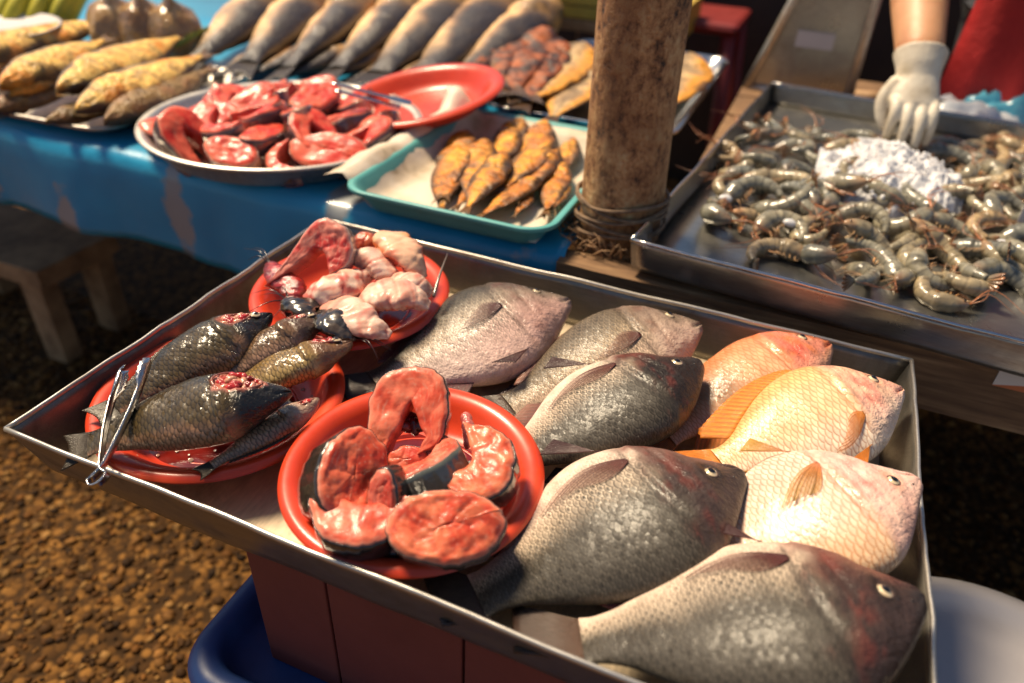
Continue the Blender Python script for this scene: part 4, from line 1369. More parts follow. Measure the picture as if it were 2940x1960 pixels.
m = MB(); tube(m, bez([at(1245, 850, .726), at(1262, 790, .738), at(1285, 728, .748)], 14), [.0022, .0022, .0021, .002, .0019, .0018, .0017, .0016, .0014, .0012, .001, .0008, .0006, .0003], 8, colf=lambda u, a: (.2, .16, .13))
tag(m.build('fin_spine', M['skin_dark']), 'grey fin spine sticking up at the right rim of the catfish plate', 'fin spine')


# =================================================================== THE BLUE TABLE'S GOODS
TC = TT + 0.006


def cook_fish(label, nose, tail, dsign, roll, pal, shape=MACK, depth=1.0, width=1.0, mat='fried', group=None, name='grilled_fish', tailc=((.16, .08, .03), (.06, .03, .015)), eye=False, sag=0.0, tl=1.02, lump=.002, seed=0.0, tw=2.4, cat='fish', nu=54, nv=28):
    f = Fish(shape, nose, tail, dsign, roll, depth, width, sag)
    root = empty(name, nose, label, cat, group)
    f.body(root, M[mat], lambda t, sn, cs, p: pal(f, t, sn, cs, p), nu=nu, nv=nv, lump=lump, seed=seed)
    roots, tips = [], []
    tp, bt = cr(f.sh['top'], .87) * f.kd, cr(f.sh['bot'], .87) * f.kd
    for k in range(9):
        x = k / 8
        dd = bt + (tp - bt) * x
        roots.append(f.place(.866, dd, 0)); tips.append(f.place(tl - .07 * math.sin(x * math.pi), dd * tw, 0))
    f.sheet('tail_fin', root, M['fin'], roots, tips, *tailc, 9, 5)
    if eye: f.eye(root, .075, math.asin(.3), .006)
    return root


def pal_grill(f, t, sn, cs, p):
    k = fbm(p, 18, 4)
    col = mix((.74, .27, .02), (.96, .60, .14), sm(-.35, .25, k + .35 * (1 - abs(sn))))
    st = sm(.62, .86, .5 + .5 * math.sin(t * 33 + 5 * k + sn * 2.2))
    col = mix(col, (.20, .07, .012), .6 * st * sm(-.05, .35, k + .15))
    return mix(col, (.075, .032, .012), sm(.58, .86, abs(sn + .08) + .25 * k))


mk = [((0, 248), (292, 118), .764, 'golden grilled mackerel in the middle of the pile, brightest of all'), ((28, 276), (250, 172), .746, 'short grilled mackerel tucked under the brightest one'),
      ((162, 262), (505, 112), .768, 'golden grilled mackerel whose tail reaches the leaf strip'), ((215, 320), (570, 165), .754, 'golden grilled mackerel nearest the metal basin'),
      ((-130, 185), (170, 75), .766, 'pale grilled mackerel at the back left of the pile'), ((-210, 265), (30, 165), .750, 'grilled mackerel at the left picture edge'),
      ((-60, 325), (235, 240), .732, 'charred mackerel at the front left of the pile'), ((130, 352), (405, 265), .732, 'charred mackerel at the front of the pile beside the basin'),
      ((300, 352), (590, 205), .736, 'dark charred mackerel squeezed against the basin rim'), ((-40, 150), (300, 62), .758, 'grilled mackerel at the back of the pile near the bags')]
# shallow steel tray under the grilled fish
def round_rect_tray(name, label, x0, x1, y0, y1, zb, h, rad, mat, cat='tray', lip=.012, wall=.02, thick=.0018, rotz=0.0):
    root = empty(name, ((x0 + x1) / 2, (y0 + y1) / 2, zb), label, cat)
    cx, cy = (x0 + x1) / 2, (y0 + y1) / 2
    Rz = Matrix.Rotation(rotz, 3, 'Z')

    def rr(ins, rd, n=8):
        out = []
        rd = max(rd, .002)
        for qx, qy, a0 in ((x1 - ins - rd, y1 - ins - rd, 0), (x0 + ins + rd, y1 - ins - rd, 90), (x0 + ins + rd, y0 + ins + rd, 180), (x1 - ins - rd, y0 + ins + rd, 270)):
            for k in range(n + 1):
                a = R(a0 + 90 * k / n)
                v = Rz @ Vector((qx + rd * math.cos(a) - cx, qy + rd * math.sin(a) - cy, 0))
                out.append((cx + v.x, cy + v.y))
        return out
    prof = [(0.0, h - .005, rad), (.001, h - .001, rad), (.004, h, rad), (lip - .003, h - .001, rad * .9), (lip, h - .004, rad * .86), (lip + wall * .6, h * .35, rad * .7), (lip + wall * .85, .004, rad * .62), (lip + wall + .006, 0.0, rad * .55), (lip + wall + .03, 0, rad * .3)]
    P = [[(x, y, zb + z + .001) for x, y in rr(i, rd)] for i, z, rd in prof]
    m = MB(); m.grid(P, close_v=True)
    nn = len(P[0])
    m.f.append(tuple(range((len(prof) - 1) * nn, len(prof) * nn)))
    m.build('pan', mat, root, solid=thick)
    pts = rr(.0012, rad); pts.append(pts[0])
    m = MB(); tube(m, [(x, y, zb + h) for x, y in pts], [.0026] * len(pts), 8)
    m.build('rim', mat, root)
    return root


round_rect_tray('steel_tray', 'shallow steel tray of grilled mackerel on the blue cloth', -2.25, -1.135, .862, 1.30, TC + .001, .022, .06, M['alu'], rotz=R(3))
for i, (a, b, zz, lab) in enumerate(mk):
    dk_ = .78 if i in (6, 7, 8) else 0.0
    cook_fish(lab, at(*a, zz), at(*b, zz - .006), 1, R(20), (lambda f, t, sn, cs, p, dk_=dk_: mix(pal_grill(f, t, sn, cs, p), (.085, .038, .014), dk_)), depth=1.10, width=.75,
              group='grilled mackerel in the steel tray', name='grilled_mackerel', seed=i, tailc=((.30, .13, .03), (.12, .05, .02)))

# ---- round metal basin of red fish cuts
BC = (-0.868, 1.062)
root = empty('metal_basin', (BC[0], BC[1], TC), 'round shallow aluminium basin full of red fish cuts', 'basin')
m = MB(); lathe(m, [(0, .003), (.19, .003), (.212, .008), (.232, .036), (.237, .041), (.2455, .043), (.2475, .040), (.246, .036), (.238, .034), (.215, .003), (.2, .0005), (0, .0005)], 96, (BC[0], BC[1], TC))
m.build('bowl', M['alu'], root)
m = MB(); tube(m, [(BC[0] + .247 * math.cos(a), BC[1] + .247 * math.sin(a), TC + .040) for a in [2 * math.pi * k / 96 for k in range(97)]], [.003] * 97, 8)
m.build('rim', M['alu'], root)
rnd = random.Random(21)
protos = []
rp = pal_steak((.64, .034, .022), (.80, .15, .085), (.38, .012, .011), (.82, .40, .26))
I4 = Matrix.Identity(4)
shapes = [([(x * .72, y * .85) for x, y in ho], [(x * .72, y * .85) for x, y in hi], False), (oval(.034, .022, 14, a0=0), medial(.008, .0002, 14, 0), True),
          ([(-.036, .018), (-.034, .0), (-.02, -.018), (.0, -.022), (.022, -.018), (.038, -.002), (.04, .014)], [(-.036, .018), (-.024, .006), (-.012, -.002), (.0, -.006), (.014, -.004), (.026, .004), (.04, .014)], False),
          (oval(.040, .024, 14, a0=0, sk=.012), medial(.010, .0002, 14, 0), True)]
CUT = 'red fish cuts heaped in the metal basin'
for k, (o_, i_, cl) in enumerate(shapes):
    protos.append(steak('fish_cut', 'raw red fish cut in the heap in the metal basin', o_, i_, .026, I4, rp, skin_cols((.10, .05, .05), (.66, .32, .2)), 30 + k, CUT, closed=cl, lumps=.003, cat='fish cut', nv=9, nu=44))
used = set()
spots = []
for ring, (cnt, rad_, z0) in enumerate(((13, .178, .028), (9, .122, .040), (5, .062, .054), (1, .0, .064))):
    for k in range(cnt):
        a = 2 * math.pi * (k + .35 * ring + rnd.uniform(-.2, .2)) / cnt
        x, y = BC[0] + rad_ * math.cos(a), BC[1] + rad_ * math.sin(a)
        if x > -0.80 and y > 1.17: continue            # the red plate lies here
        spots.append((x, y, TC + z0 + rnd.uniform(-.004, .006)))
for q, (x, y, z) in enumerate(spots):
    k = q % 4
    o = protos[k] if k not in used else copy_tree(protos[k])
    used.add(k)
    o.location = (x, y, z)
    o.rotation_euler = (rnd.uniform(.05, .75), rnd.uniform(-.45, .3), rnd.uniform(-1.2, 1.5))
    o.scale = [rnd.uniform(1.15, 1.6)] * 3

# ---- big red plate leaning on the basin
plate('red_plate', 'large red plastic plate leaning over the far side of the metal basin', (-.675, 1.235, .775), .160, .036, M['red'], (R(7), R(-9), 0))
m = MB(); tube(m, [(-.665 + .04 * math.cos(a), 1.215 + .03 * math.sin(a), .7445) for a in (0, .1)], [.001, .001], 4)
root = empty('serving_tongs', at(955, 245, .80), 'steel serving tongs lying across the red plate and fish cuts', 'tongs')
for k, (a, b) in enumerate((((950, 240, .802), (1180, 300, .772)), ((962, 262, .797), (1150, 312, .768)))):
    A_, B_ = at(*a), at(*b)
    d = (B_ - A_).normalized(); sd = d.cross(ZU).normalized()
    m = MB()
    m.grid([[A_ + d * (B_ - A_).length * i / 16 + sd * ((j / 4 - .5) * (.011 + .014 * sm(.6, .9, i / 16))) + ZU * (.003 * (j / 4 - .5) ** 2 * 4) for j in range(5)] for i in range(17)])
    m.build('arm', M['chrome'], root, solid=.0015)

# ---- turquoise tray with paper and fried fish
round_rect_tray('plastic_tray', 'turquoise plastic tray lined with white paper at the table corner', -.612, -.278, .842, 1.292, TC + .001, .040, .045, M['turq'], wall=.022, lip=.010, thick=.003)
m = MB()
P = []
for i in range(31):
    row = []
    for j in range(31):
        u, v = i / 30, j / 30
        x = -.655 + .35 * u + .015 * v; y = .872 + .40 * v
        z = TC + .006 + .002 * fbm((x * 14, y * 14, 0)) + .0025
        dx = max(0, -.575 - x)
        z += 1.05 * min(dx, .045) - .35 * max(0, dx - .045)
        dy = max(0, y - 1.235)
        z += .9 * dy
        z += .006 * fbm((x * 18, y * 18, 4)) * sm(.0, .05, dx + .02)
        row.append((x, y, max(z, TC + .0075)))
    P.append(row)
m.grid(P, flip=True)
g = G('greasy_paper'); o_ = g.obj()
g.p(col=g.ramp(g.noise(o_, 9, 4), [(.4, (.72, .62, .5)), (.55, (.62, .5, .36)), (.66, (.32, .24, .13))]), rough=.55, nrm=g.bump(g.noise(o_, 30, 4), .35, .006))
tag(m.build('lining_paper', g.m, solid=.0006), 'crumpled grease-stained white paper lining the turquoise tray', 'paper')


def pal_fried(f, t, sn, cs, p):
    k = fbm(p, 26, 4)
    col = mix((.52, .165, .008), (.80, .34, .020), sm(-.25, .35, k))
    col = mix(col, (.07, .03, .008), sm(.45, .9, abs(sn) + .3 * k))
    col = mix(col, (.10, .04, .01), .7 * sm(.25, .6, fbm(p, 60, 3) + .15))
    return mix(col, (.12, .05, .015), .7 * (1 - sm(.04, .14, t)))


fr = [((1340, 375), (1280, 545)), ((1395, 400), (1345, 560)), ((1480, 372), (1400, 500)), ((1455, 440), (1345, 590)), ((1585, 395), (1455, 535)), ((1600, 425), (1490, 560)), ((1560, 500), (1390, 612)), ((1620, 470), (1570, 600)), ((1530, 555), (1480, 615)), ((1650, 400), (1600, 500)), ((1500, 335), (1425, 450)), ((1570, 345), (1500, 470)), ((1430, 470), (1320, 585)), ((1640, 525), (1565, 612)), ((1300, 440), (1268, 590))]
pos = ['at the left end of the heap', 'second from the left end', 'at the back of the heap', 'in the middle of the heap', 'behind the longest one', 'at the back right beside the post', 'nearest the camera, longest of the heap', 'at the right end beside the post', 'shortest, at the near right corner', 'half hidden behind the wooden post', 'small one on top at the back', 'at the back near the tray wall', 'at the near left of the heap', 'at the near right edge below the post', 'leftmost, against the bare paper']
for i, (a, b) in enumerate(fr):
    zz = TC + [.030, .034, .032, .045, .040, .036, .034, .030, .028, .028, .030, .032, .030, .026, .024][i]
    cook_fish('golden fried fish in the turquoise tray, ' + pos[i], at(*a, zz), at(*b, zz - .004), 1 if i % 2 else -1, R(10 if i % 2 else -10), pal_fried, depth=1.35, width=.6, group='fried fish in the turquoise tray', name='fried_fish', seed=20 + i, lump=.004, tailc=((.3, .13, .02), (.16, .07, .015)))


# ---- row of salted whole fish behind the basin
def pal_salt(f, t, sn, cs, p):
    k = fbm(p, 12, 4)
    col = mix((.90, .56, .26), (.38, .20, .085), sm(-.5, .0, sn + .5 * k))
    col = mix(col, (.035, .022, .015), sm(-.22, .22, sn + .3 * k))
    col = mix(col, (.045, .035, .03), sm(.55, .85, t))
    return mix(col, (.60, .33, .10), (1 - sm(.16, .42, t)) * .8 * sm(-.5, .2, k + .2))


words = ['first', 'second', 'third', 'fourth', 'fifth', 'sixth', 'seventh', 'eighth', 'ninth']
for i in range(7):
    x0 = 790 + 138 * i
    cook_fish('whole salted grey fish with orange head, %s of the row from the left' % words[i], at(x0 + rnd.uniform(-22, 22), -40 + 8 * i + rnd.uniform(-15, 15), .79 + rnd.uniform(-.01, .012)), at(585 + 122 * i + rnd.uniform(-20, 20), 168 + 9 * i + rnd.uniform(-14, 14), .732), 1, R(rnd.uniform(-4, 18)), pal_salt, shape=SLIM, depth=rnd.uniform(.74, .9), width=.75, mat='dried',
              group='row of salted fish behind the basin', name='salted_fish', seed=40 + i, tl=1.05, tailc=((.05, .035, .025), (.07, .05, .035)), tw=1.7, lump=.003)
for i in range(6):
    cook_fish('grey dried fish lying flat in the lower row, %s from the left' % words[i], at(835 + 95 * i, 125 + 8 * i, .726), at(640 + 95 * i, 200 + 6 * i, .716), 1, R(5), pal_salt, shape=SLIM, depth=.85, width=.8, mat='dried',
              group='lower row of dried fish', name='dried_fish', seed=60 + i, tl=1.05, tailc=((.06, .042, .03), (.10, .07, .05)), tw=1.8)


# ---- orange grilled goods beside the post
def pal_roast(f, t, sn, cs, p):
    k = fbm(p, 30, 4)
    return mix(mix((.15, .028, .004), (.36, .085, .008), sm(-.2, .3, k)), (.03, .010, .004), sm(-.1, .4, -k + .2 * sn))


def pal_butter(f, t, sn, cs, p):
    k = fbm(p, 20, 4)
    col = mix((.34, .22, .11), (.56, .38, .18), sm(-.2, .3, k))
    col = mix(col, (.14, .08, .035), .8 * (1 - sm(.0, .10, abs(sn + .1 * k))))
    col = mix(col, (.70, .30, .02), sm(.35, .7, abs(sn) + .2 * k))
    return mix(col, (.16, .07, .02), sm(.85, 1.0, abs(sn) + .15 * k))


for i, (a, b, z) in enumerate([((1445, 105), (1345, 215), .752), ((1500, 85), (1420, 225), .757), ((1560, 95), (1470, 250), .757), ((1610, 130), (1520, 270), .752), ((1395, 150), (1330, 260), .742)]):
    cook_fish('dark red roasted piece on a skewer, %s from the red plate' % ['second', 'third', 'fourth', 'fifth', 'first'][i], at(*a, z), at(*b, z - .006), 1, R(8), pal_roast, shape=SLIM, depth=.8, width=.45, group='roasted red pieces on skewers', name='roasted_piece', seed=80 + i, lump=.007, cat='roast piece')
for i, (a, b, z) in enumerate([((1680, 130), (1510, 290), .752), ((1720, 190), (1590, 330), .742), ((1360, 70), (1270, 135), .752), ((1420, 95), (1310, 150), .757), ((1985, 160), (1885, 320), .752)]):
    cook_fish(['split yellow fried fish lying beside the skewers', 'yellow fried fish half hidden behind the wooden post', 'yellow fried fish at the end of the salted row', 'golden fried fish beside the dark red pieces', 'yellow fried fish at the right of the wooden post'][i],
              at(*a, z), at(*b, z - .012), 1, R(6), pal_butter, shape=MACK, depth=1.7, width=.42, group='yellow fried fish around the post', name='fried_fish', seed=90 + i, lump=.003)
for i, (a, b) in enumerate((((1405, 300), (1425, 110)), ((1462, 300), (1440, 120)))):
    m = MB(); tube(m, [at(*a, .738), at(*b, .772)], [.0022, .0016], 6)
    tag(m.build('wooden_skewer', M['wood']), ['thin wooden skewer beside the red plate', 'thin wooden skewer nearest the split yellow fish'][i], 'skewer', 'skewers of the roasted pieces')
round_rect_tray('steel_tray', 'steel tray with rolled rim behind the wooden post', -.62, -.215, 1.36, 2.05, TC + .001, .03, .05, M['chrome'])

# ---- goods at the very back
root = None
gm = simple('yellow_green_peel', [(.30, .30, .02), (.52, .44, .03), (.36, .36, .03)], 14, .4, bump=.1)
for i in range(7):
    p = at(5 + 32 * i, 45 + 4 * (i % 2), .762)
    m = MB()
    pts = bez([p + Vector((-.02, -.02, -.05)), p + Vector((0, .0, 0)), p + Vector((.01, .05, .05)), p + Vector((.02, .10, .075))], 14)
    tube(m, pts, [.004, .012, .017, .020, .021, .021, .021, .020, .019, .017, .014, .010, .006, .003], 10)
    tag(m.build('banana', gm), 'yellow-green banana at the far left, %s from the left' % words[i], 'banana', 'yellow-green bananas at the back left')
bagm = G('clear_plastic_bag'); o_ = bagm.obj()
bagm.p(col=bagm.ramp(bagm.noise(o_, 16, 5), [(.35, (.30, .15, .05)), (.55, (.48, .28, .10)), (.7, (.62, .48, .32))]), rough=.2, coat=.8, nrm=bagm.bump(bagm.noise(o_, 22, 4), .8, .02))
for i in range(3):
    c = at(330 + 85 * i, 60 + 8 * i, .77)
    root = empty('food_bag', c, 'clear tied bag of brown sauce, %s from the bananas' % words[i], 'bag', 'tied bags of brown food')
    m = MB()
    tube(m, [c + Vector((0, .0, z)) for z in (-.075, -.07, -.05, -.02, .01, .035, .05, .06, .075)], [.02, .055, .066, .068, .06, .042, .02, .008, .016], 22, up=Vector((0, 1, 0)), disp=lambda u, a, p: 1 + .22 * fbm((p.x * 3 + math.cos(a) * 1.2, math.sin(a) * 1.2, p.z * 14), 1, 3))
    m.build('bag_body', bagm.m, root)
    m = MB(); tube(m, [c + Vector((.01, -.02, .03)), c + Vector((.014, -.02, .13)), c + Vector((.016, -.018, .19))], [.0055] * 3, 8)
    m.build('straw', M['white'], root)
m = MB()
a, b = at(505, 140, .745), at(600, 85, .765)
m.grid([[a + (b - a) * (i / 12) + Vector((0, 1, 0)) * (.022 * math.sin(math.pi * (.08 + .84 * i / 12))) * (j / 4 - .5) * 2 + ZU * (.008 * abs(j / 4 - .5) * 2) for j in range(5)] for i in range(13)])
tag(m.build('banana_leaf', simple('banana_leaf', [(.16, .22, .02), (.34, .36, .03)], 30, .4, bump=.3), solid=.001), 'strip of yellow-green leaf beside the bags', 'leaf')
m = MB(); lathe(m, [(0, .002), (.14, .002), (.165, .014), (.17, .014), (.145, -.001), (0, -.001)], 48, at(-60, 92, .76))
tag(m.build('white_plate', M['white']), 'white plate rim behind the grilled mackerel', 'plate')
r_ = empty('yellow_crate', at(1600, 20, .72), 'yellow wooden crate behind the post at the back of the table', 'crate')
ym = simple('yellow_painted_wood', [(.42, .28, .04), (.58, .38, .06)], 12, .55, bump=.2)
c = at(1560, 60, .72)
for k in range(3):
    MB().box((c.x - .28, c.y - .012, TC + .01 + .036 * k), (c.x + .42, c.y, TC + .042 + .036 * k)).build('slat', ym if k else M['wood'], r_, False, .002)
MB().box((c.x - .28, c.y + .001, TC + .01), (c.x - .268, c.y + .30, TC + .10)).build('side_panel', ym, r_, False)
MB().box((c.x + .408, c.y + .001, TC + .01), (c.x + .42, c.y + .30, TC + .10)).build('side_panel', ym, r_, False)
MB().box((c.x - .266, c.y + .001, TC + .085), (c.x + .406, c.y + .30, TC + .095)).build('top_panel', ym, r_, False)
c = at(1330, 0, .76)
r_ = empty('black_pan', c, 'black pan with a steel knob behind the salted fish', 'pan')
m = MB(); lathe(m, [(0, -.04), (.10, -.04), (.135, .0), (.145, .03), (.14, .034), (.05, .05), (0, .052)], 48, c)
m.build('lid', simple('black_enamel', [(.012, .012, .013), (.02, .02, .02)], 20, .35), r_)
m = MB(); q = at(1385, 48, .78)
tube(m, [q + ZU * z for z in (-.02, -.012, 0, .01, .015)], [.006, .012, .016, .012, .002], 14, up=Vector((0, 1, 0)))
m.build('knob', M['chrome'], r_)


# =================================================================== SHRIMP TRAY
SROT = R(-5.2)
_ex, _ey = Vector((math.cos(SROT), math.sin(SROT), 0)), Vector((-math.sin(SROT), math.cos(SROT), 0))
SW, SD = .92, .925
SC0 = Vector((-.1693, .8675, 0)) + _ex * SW / 2 + _ey * SD / 2
sheet_tray('stainless_tray', 'large stainless tray heaped with raw grey shrimp', SC0.x, SC0.y, SW, SD, .7015, .745, .005, M['steel_shrimp'], M['steel_shrimp'], M['chrome'], SROT, .0022)


def shrimp_proto(seed, curl, L=.115):
    rnd = random.Random(seed)
    root = empty('shrimp', (0, 0, 0), 'raw grey shrimp heaped in the stainless tray', 'shrimp', 'raw shrimp in the stainless tray')
    n = 56
    pts, ang, x, y = [], .35, 0.0, 0.0
    for i in range(n):
        u = i / (n - 1)
        pts.append(Vector((x, y, 0)))
        ang -= curl / n * (.35 if u < .3 else 1.25)
        x += math.cos(ang) * L / n; y += math.sin(ang) * L / n
    cx, cy = sum(p.x for p in pts) / n, sum(p.y for p in pts) / n
    pts = [p - Vector((cx, cy, 0)) for p in pts]
    rad = []
    for i in range(n):
        u = i / (n - 1)
        r = cr([(0, .0025), (.05, .0065), (.15, .0115), (.27, .0140), (.345, .0138), (.37, .0118), (.5, .0116), (.7, .0098), (.88, .0068), (1, .004)], u)
        if u > .34: r *= 1 + .07 * (((u - .34) / .66 * 6) % 1.0) - .03
        rad.append(r)
    def col(u, a):
        s = math.cos(a)
        c = mix((.11, .105, .085), (.30, .275, .21), sm(-.4, .6, fbm((u * 8 + seed, math.cos(a), math.sin(a)), 1, 2) + .3))
        if u > .34:
            k = ((u - .34) / .66 * 6) % 1.0
            c = mix(c, (.07, .06, .045), .55 * (1 - sm(.0, .16, k)))
            c = mix(c, (.46, .40, .28), .35 * sm(.5, .95, k))
        c = mix(c, (.36, .17, .08), .5 * (1 - sm(.0, .2, u)))
        return c
    m = MB(); tube(m, pts, rad, 16, colf=col, disp=lambda u, a, p: 1 + .05 * fbm(p, 200, 2))
    m.build('body', M['shrimp'], root)
    # tail fan
    t = (pts[-1] - pts[-4]).normalized(); sd = Vector((-t.y, t.x, 0))
    for k in (-2, -1, 0, 1, 2):
        d = (t + ZU * k * .32).normalized()
        mm = MB()
        P = []
        for i in range(7):
            f_ = i / 6
            w = .0042 * math.sin(math.pi * min(.95, .15 + f_ * .75))
            q = pts[-1] + d * (.020 * f_) - t * .001
            P.append([q + (ZU * math.cos(k * .3) + sd * .3) * w * v for v in (-1, -.4, .4, 1)])
        mm.grid(P, [[mix((.30, .25, .16), (.34, .14, .06), i / 6)] * 4 for i in range(7)])
        mm.build('tail_fan', M['shrimp'], root, solid=.0006)
    # legs and feelers (belly lies inside the curl)
    for k in range(7):
        i = 8 + k * 4
        tt = (pts[i + 1] - pts[i]).normalized(); inw = Vector((tt.y, -tt.x, 0))
        p0 = pts[i] + inw * rad[i] * .8
        mm = MB()
        tube(mm, bez([p0, p0 + inw * .008 + ZU * rnd.uniform(-.002, .003) - tt * .003, p0 + inw * .015 - tt * rnd.uniform(.004, .012) - ZU * .003], 7), [.0012, .0012, .0011, .001, .0008, .0006, .0003], 5, colf=lambda u, a: (.42, .27, .15))
        mm.build('leg', M['shrimp'], root)
    for k in range(3):
        mm = MB(); tt = (pts[0] - pts[4]).normalized(); sd = Vector((-tt.y, tt.x, 0))
        ln = rnd.uniform(.035, .07)
        tube(mm, bez([pts[0], pts[0] + tt * ln * .5 + sd * rnd.uniform(-.02, .02) + ZU * .008, pts[0] + tt * ln + sd * rnd.uniform(-.04, .04) + ZU * .0], 9), [.0008, .0008, .0007, .0006, .0006, .0005, .0004, .0003, .0002], 5, colf=lambda u, a: (.38, .16, .08))
        mm.build('feeler', M['shrimp'], root)
    mm = MB(); tt = (pts[0] - pts[3]).normalized(); sd = Vector((-tt.y, tt.x, 0))
    tube(mm, [pts[3] + sd * .006, pts[0] + sd * .004 + tt * .004, pts[0] + sd * .004 + tt * .018], [.002, .0016, .0003], 6, colf=lambda u, a: (.3, .2, .11))
    mm.build('beak', M['shrimp'], root)
    mm = MB(); e = pts[3] + ZU * rad[3]
    tube(mm, [e - ZU * .001, e + ZU * .0012, e + ZU * .0025], [.0012, .0016, .0004], 8, up=Vector((0, 1, 0)), colf=lambda u, a: (.01, .01, .01))
    mm.build('eye', M['pupil'], root)
    return root


sp = [shrimp_proto(k, c) for k, c in enumerate((2.7, 3.7, 1.9, 4.2))]
rnd = random.Random(77)
used = set()
spots = []
front = [(2220, 722, 3.0), (2345, 728, 2.6), (2475, 790, 5.2), (2560, 790, 1.2), (2635, 745, 2.2), (2690, 838, 3.1), (2790, 790, 4.0), (2870, 720, 2.5), (2880, 800, .6), (2455, 690, .4), (2590, 695, 5.0), (2700, 640, 2.8), (2080, 590, 3.3), (2300, 640, 2.0), (2180, 645, .2), (2395, 600, 3.5)]
for (px, py, a) in front:
    p = at(px, py, .716); spots.append((p.x, p.y, .7165, a))
tries = 0
hc = at(2420, 500, .72)
while len(spots) < 104 and tries < 9000:
    tries += 1
    px, py = rnd.uniform(2000, 3050), rnd.uniform(365, 800)
    # the heap's outline in plan: its front edge recedes to the left
    if py > 600 + (px - 2000) * .27 + 10 * math.sin(px * .03): continue
    if py < 360 + (px - 2150) * .06: continue
    if px < 2040 + (560 - py) * .30: continue
    p = at(px, py, .73)
    dn = min([(p.x - s[0]) ** 2 + (p.y - s[1]) ** 2 for s in spots] or [9]) ** .5
    if dn < .030: continue
    lift = .018 * max(0, 1 - ((p.x - hc.x) / .35) ** 2 - ((p.y - hc.y) / .32) ** 2)
    spots.append((p.x, p.y, .7165 + lift + rnd.uniform(0, .014) * (1 if dn < .05 else .3), rnd.uniform(0, 6.28)))
for q, (x, y, z, a) in enumerate(spots):
    k = q % 4
    o = sp[k] if k not in used else copy_tree(sp[k])
    used.add(k)
    o.location = (x, y, z)
    o.rotation_euler = (rnd.uniform(-.5, .5) + (math.pi if q % 3 == 0 else 0), rnd.uniform(-.5, .5), a)
    o.scale = [rnd.uniform(.85, 1.2)] * 3

# ---- crushed ice dropped on the shrimp
g = G('crushed_ice'); o_ = g.obj()
g.p(col=(.62, .62, .64, 1), rough=.3, sss=.35, sssr=(.8, .8, .8), ssss=.01, nrm=g.bump(g.noise(o_, 130, 4), .7, .003))
M['ice'] = g.m
m = MB()
ic = at(2560, 470, .755)
rnd = random.Random(31)
bmx = bmesh.new(); bmesh.ops.create_icosphere(bmx, subdivisions=1, radius=1.0)
bv = [v.co.copy() for v in bmx.verts]; bf = [tuple(v.index for v in f.verts) for f in bmx.faces]; bmx.free()
Pm = []
for i in range(49):
    row = []
    for j in range(49):
        u, v = i / 24 - 1, j / 24 - 1
        rr_ = math.hypot(u, v) * (1 + .35 * fbm((u * 1.6, v * 1.6, 3.3)))
        z = .728 + .046 * max(0, 1 - rr_ ** 2) + (.014 * fbm((u * 4, v * 4, 0), 1, 4) + .004 * abs(fbm((u * 12, v * 12, 1), 1, 3))) * sm(1.25, .7, rr_) - .03 * sm(.85, 1.2, rr_)
        row.append((ic.x + u * .115, ic.y + v * .155, z))
    Pm.append(row)
m.grid(Pm, flip=True)
for k in range(130):
    a, q = rnd.uniform(0, 6.28), rnd.random() ** .6
    dx, dy = .115 * q * math.cos(a), .155 * q * math.sin(a)
    hgt = .030 * max(0, 1 - q * q)
    c = Vector((ic.x + dx + .25 * dy * .2, ic.y + dy, .735 + hgt * 1.35 * rnd.uniform(.8, 1.1)))
    r = rnd.uniform(.002, .006)
    E3 = Euler((rnd.uniform(0, 6), rnd.uniform(0, 6), rnd.uniform(0, 6))).to_matrix()
    sc = Vector((rnd.uniform(.7, 1.5), rnd.uniform(.6, 1.2), rnd.uniform(.5, 1.0))) * r
    m.add([E3 @ Vector((v.x * sc.x, v.y * sc.y, v.z * sc.z)) * rnd.uniform(.8, 1.15) + c for v in bv], bf)
tag(m.build('crushed_ice', M['ice'], smooth=False), 'white crushed ice heaped on the shrimp under the gloved hand', 'ice', kind='stuff')
ls = [(2085, 570), (2270, 640), (2880, 700), (2930, 560)]
for k, (px, py) in enumerate(ls):
    c = at(px, py, .732)
    m = MB()
    m.add([Vector((v.x * .014, v.y * .011, v.z * .008)) * (1 + .3 * fbm(v, 1.3)) + c for v in bv], bf)
    tag(m.build('ice_lump', M['ice'], subsurf=1), ['lump of ice on the shrimp nearest the wooden post', 'small lump of ice on a front shrimp', 'lump of ice on the shrimp at the right edge', 'lump of ice by the white paper tag'][k], 'ice lump', 'loose lumps of ice')
m = MB()
p = at(2925, 640, .735)
m.box((p.x - .003, p.y, p.z - .02), (p.x + .05, p.y + .0015, p.z + .045))
tag(m.build('price_tag', M['white'], None, False), 'white paper tag standing among the shrimp', 'price tag')


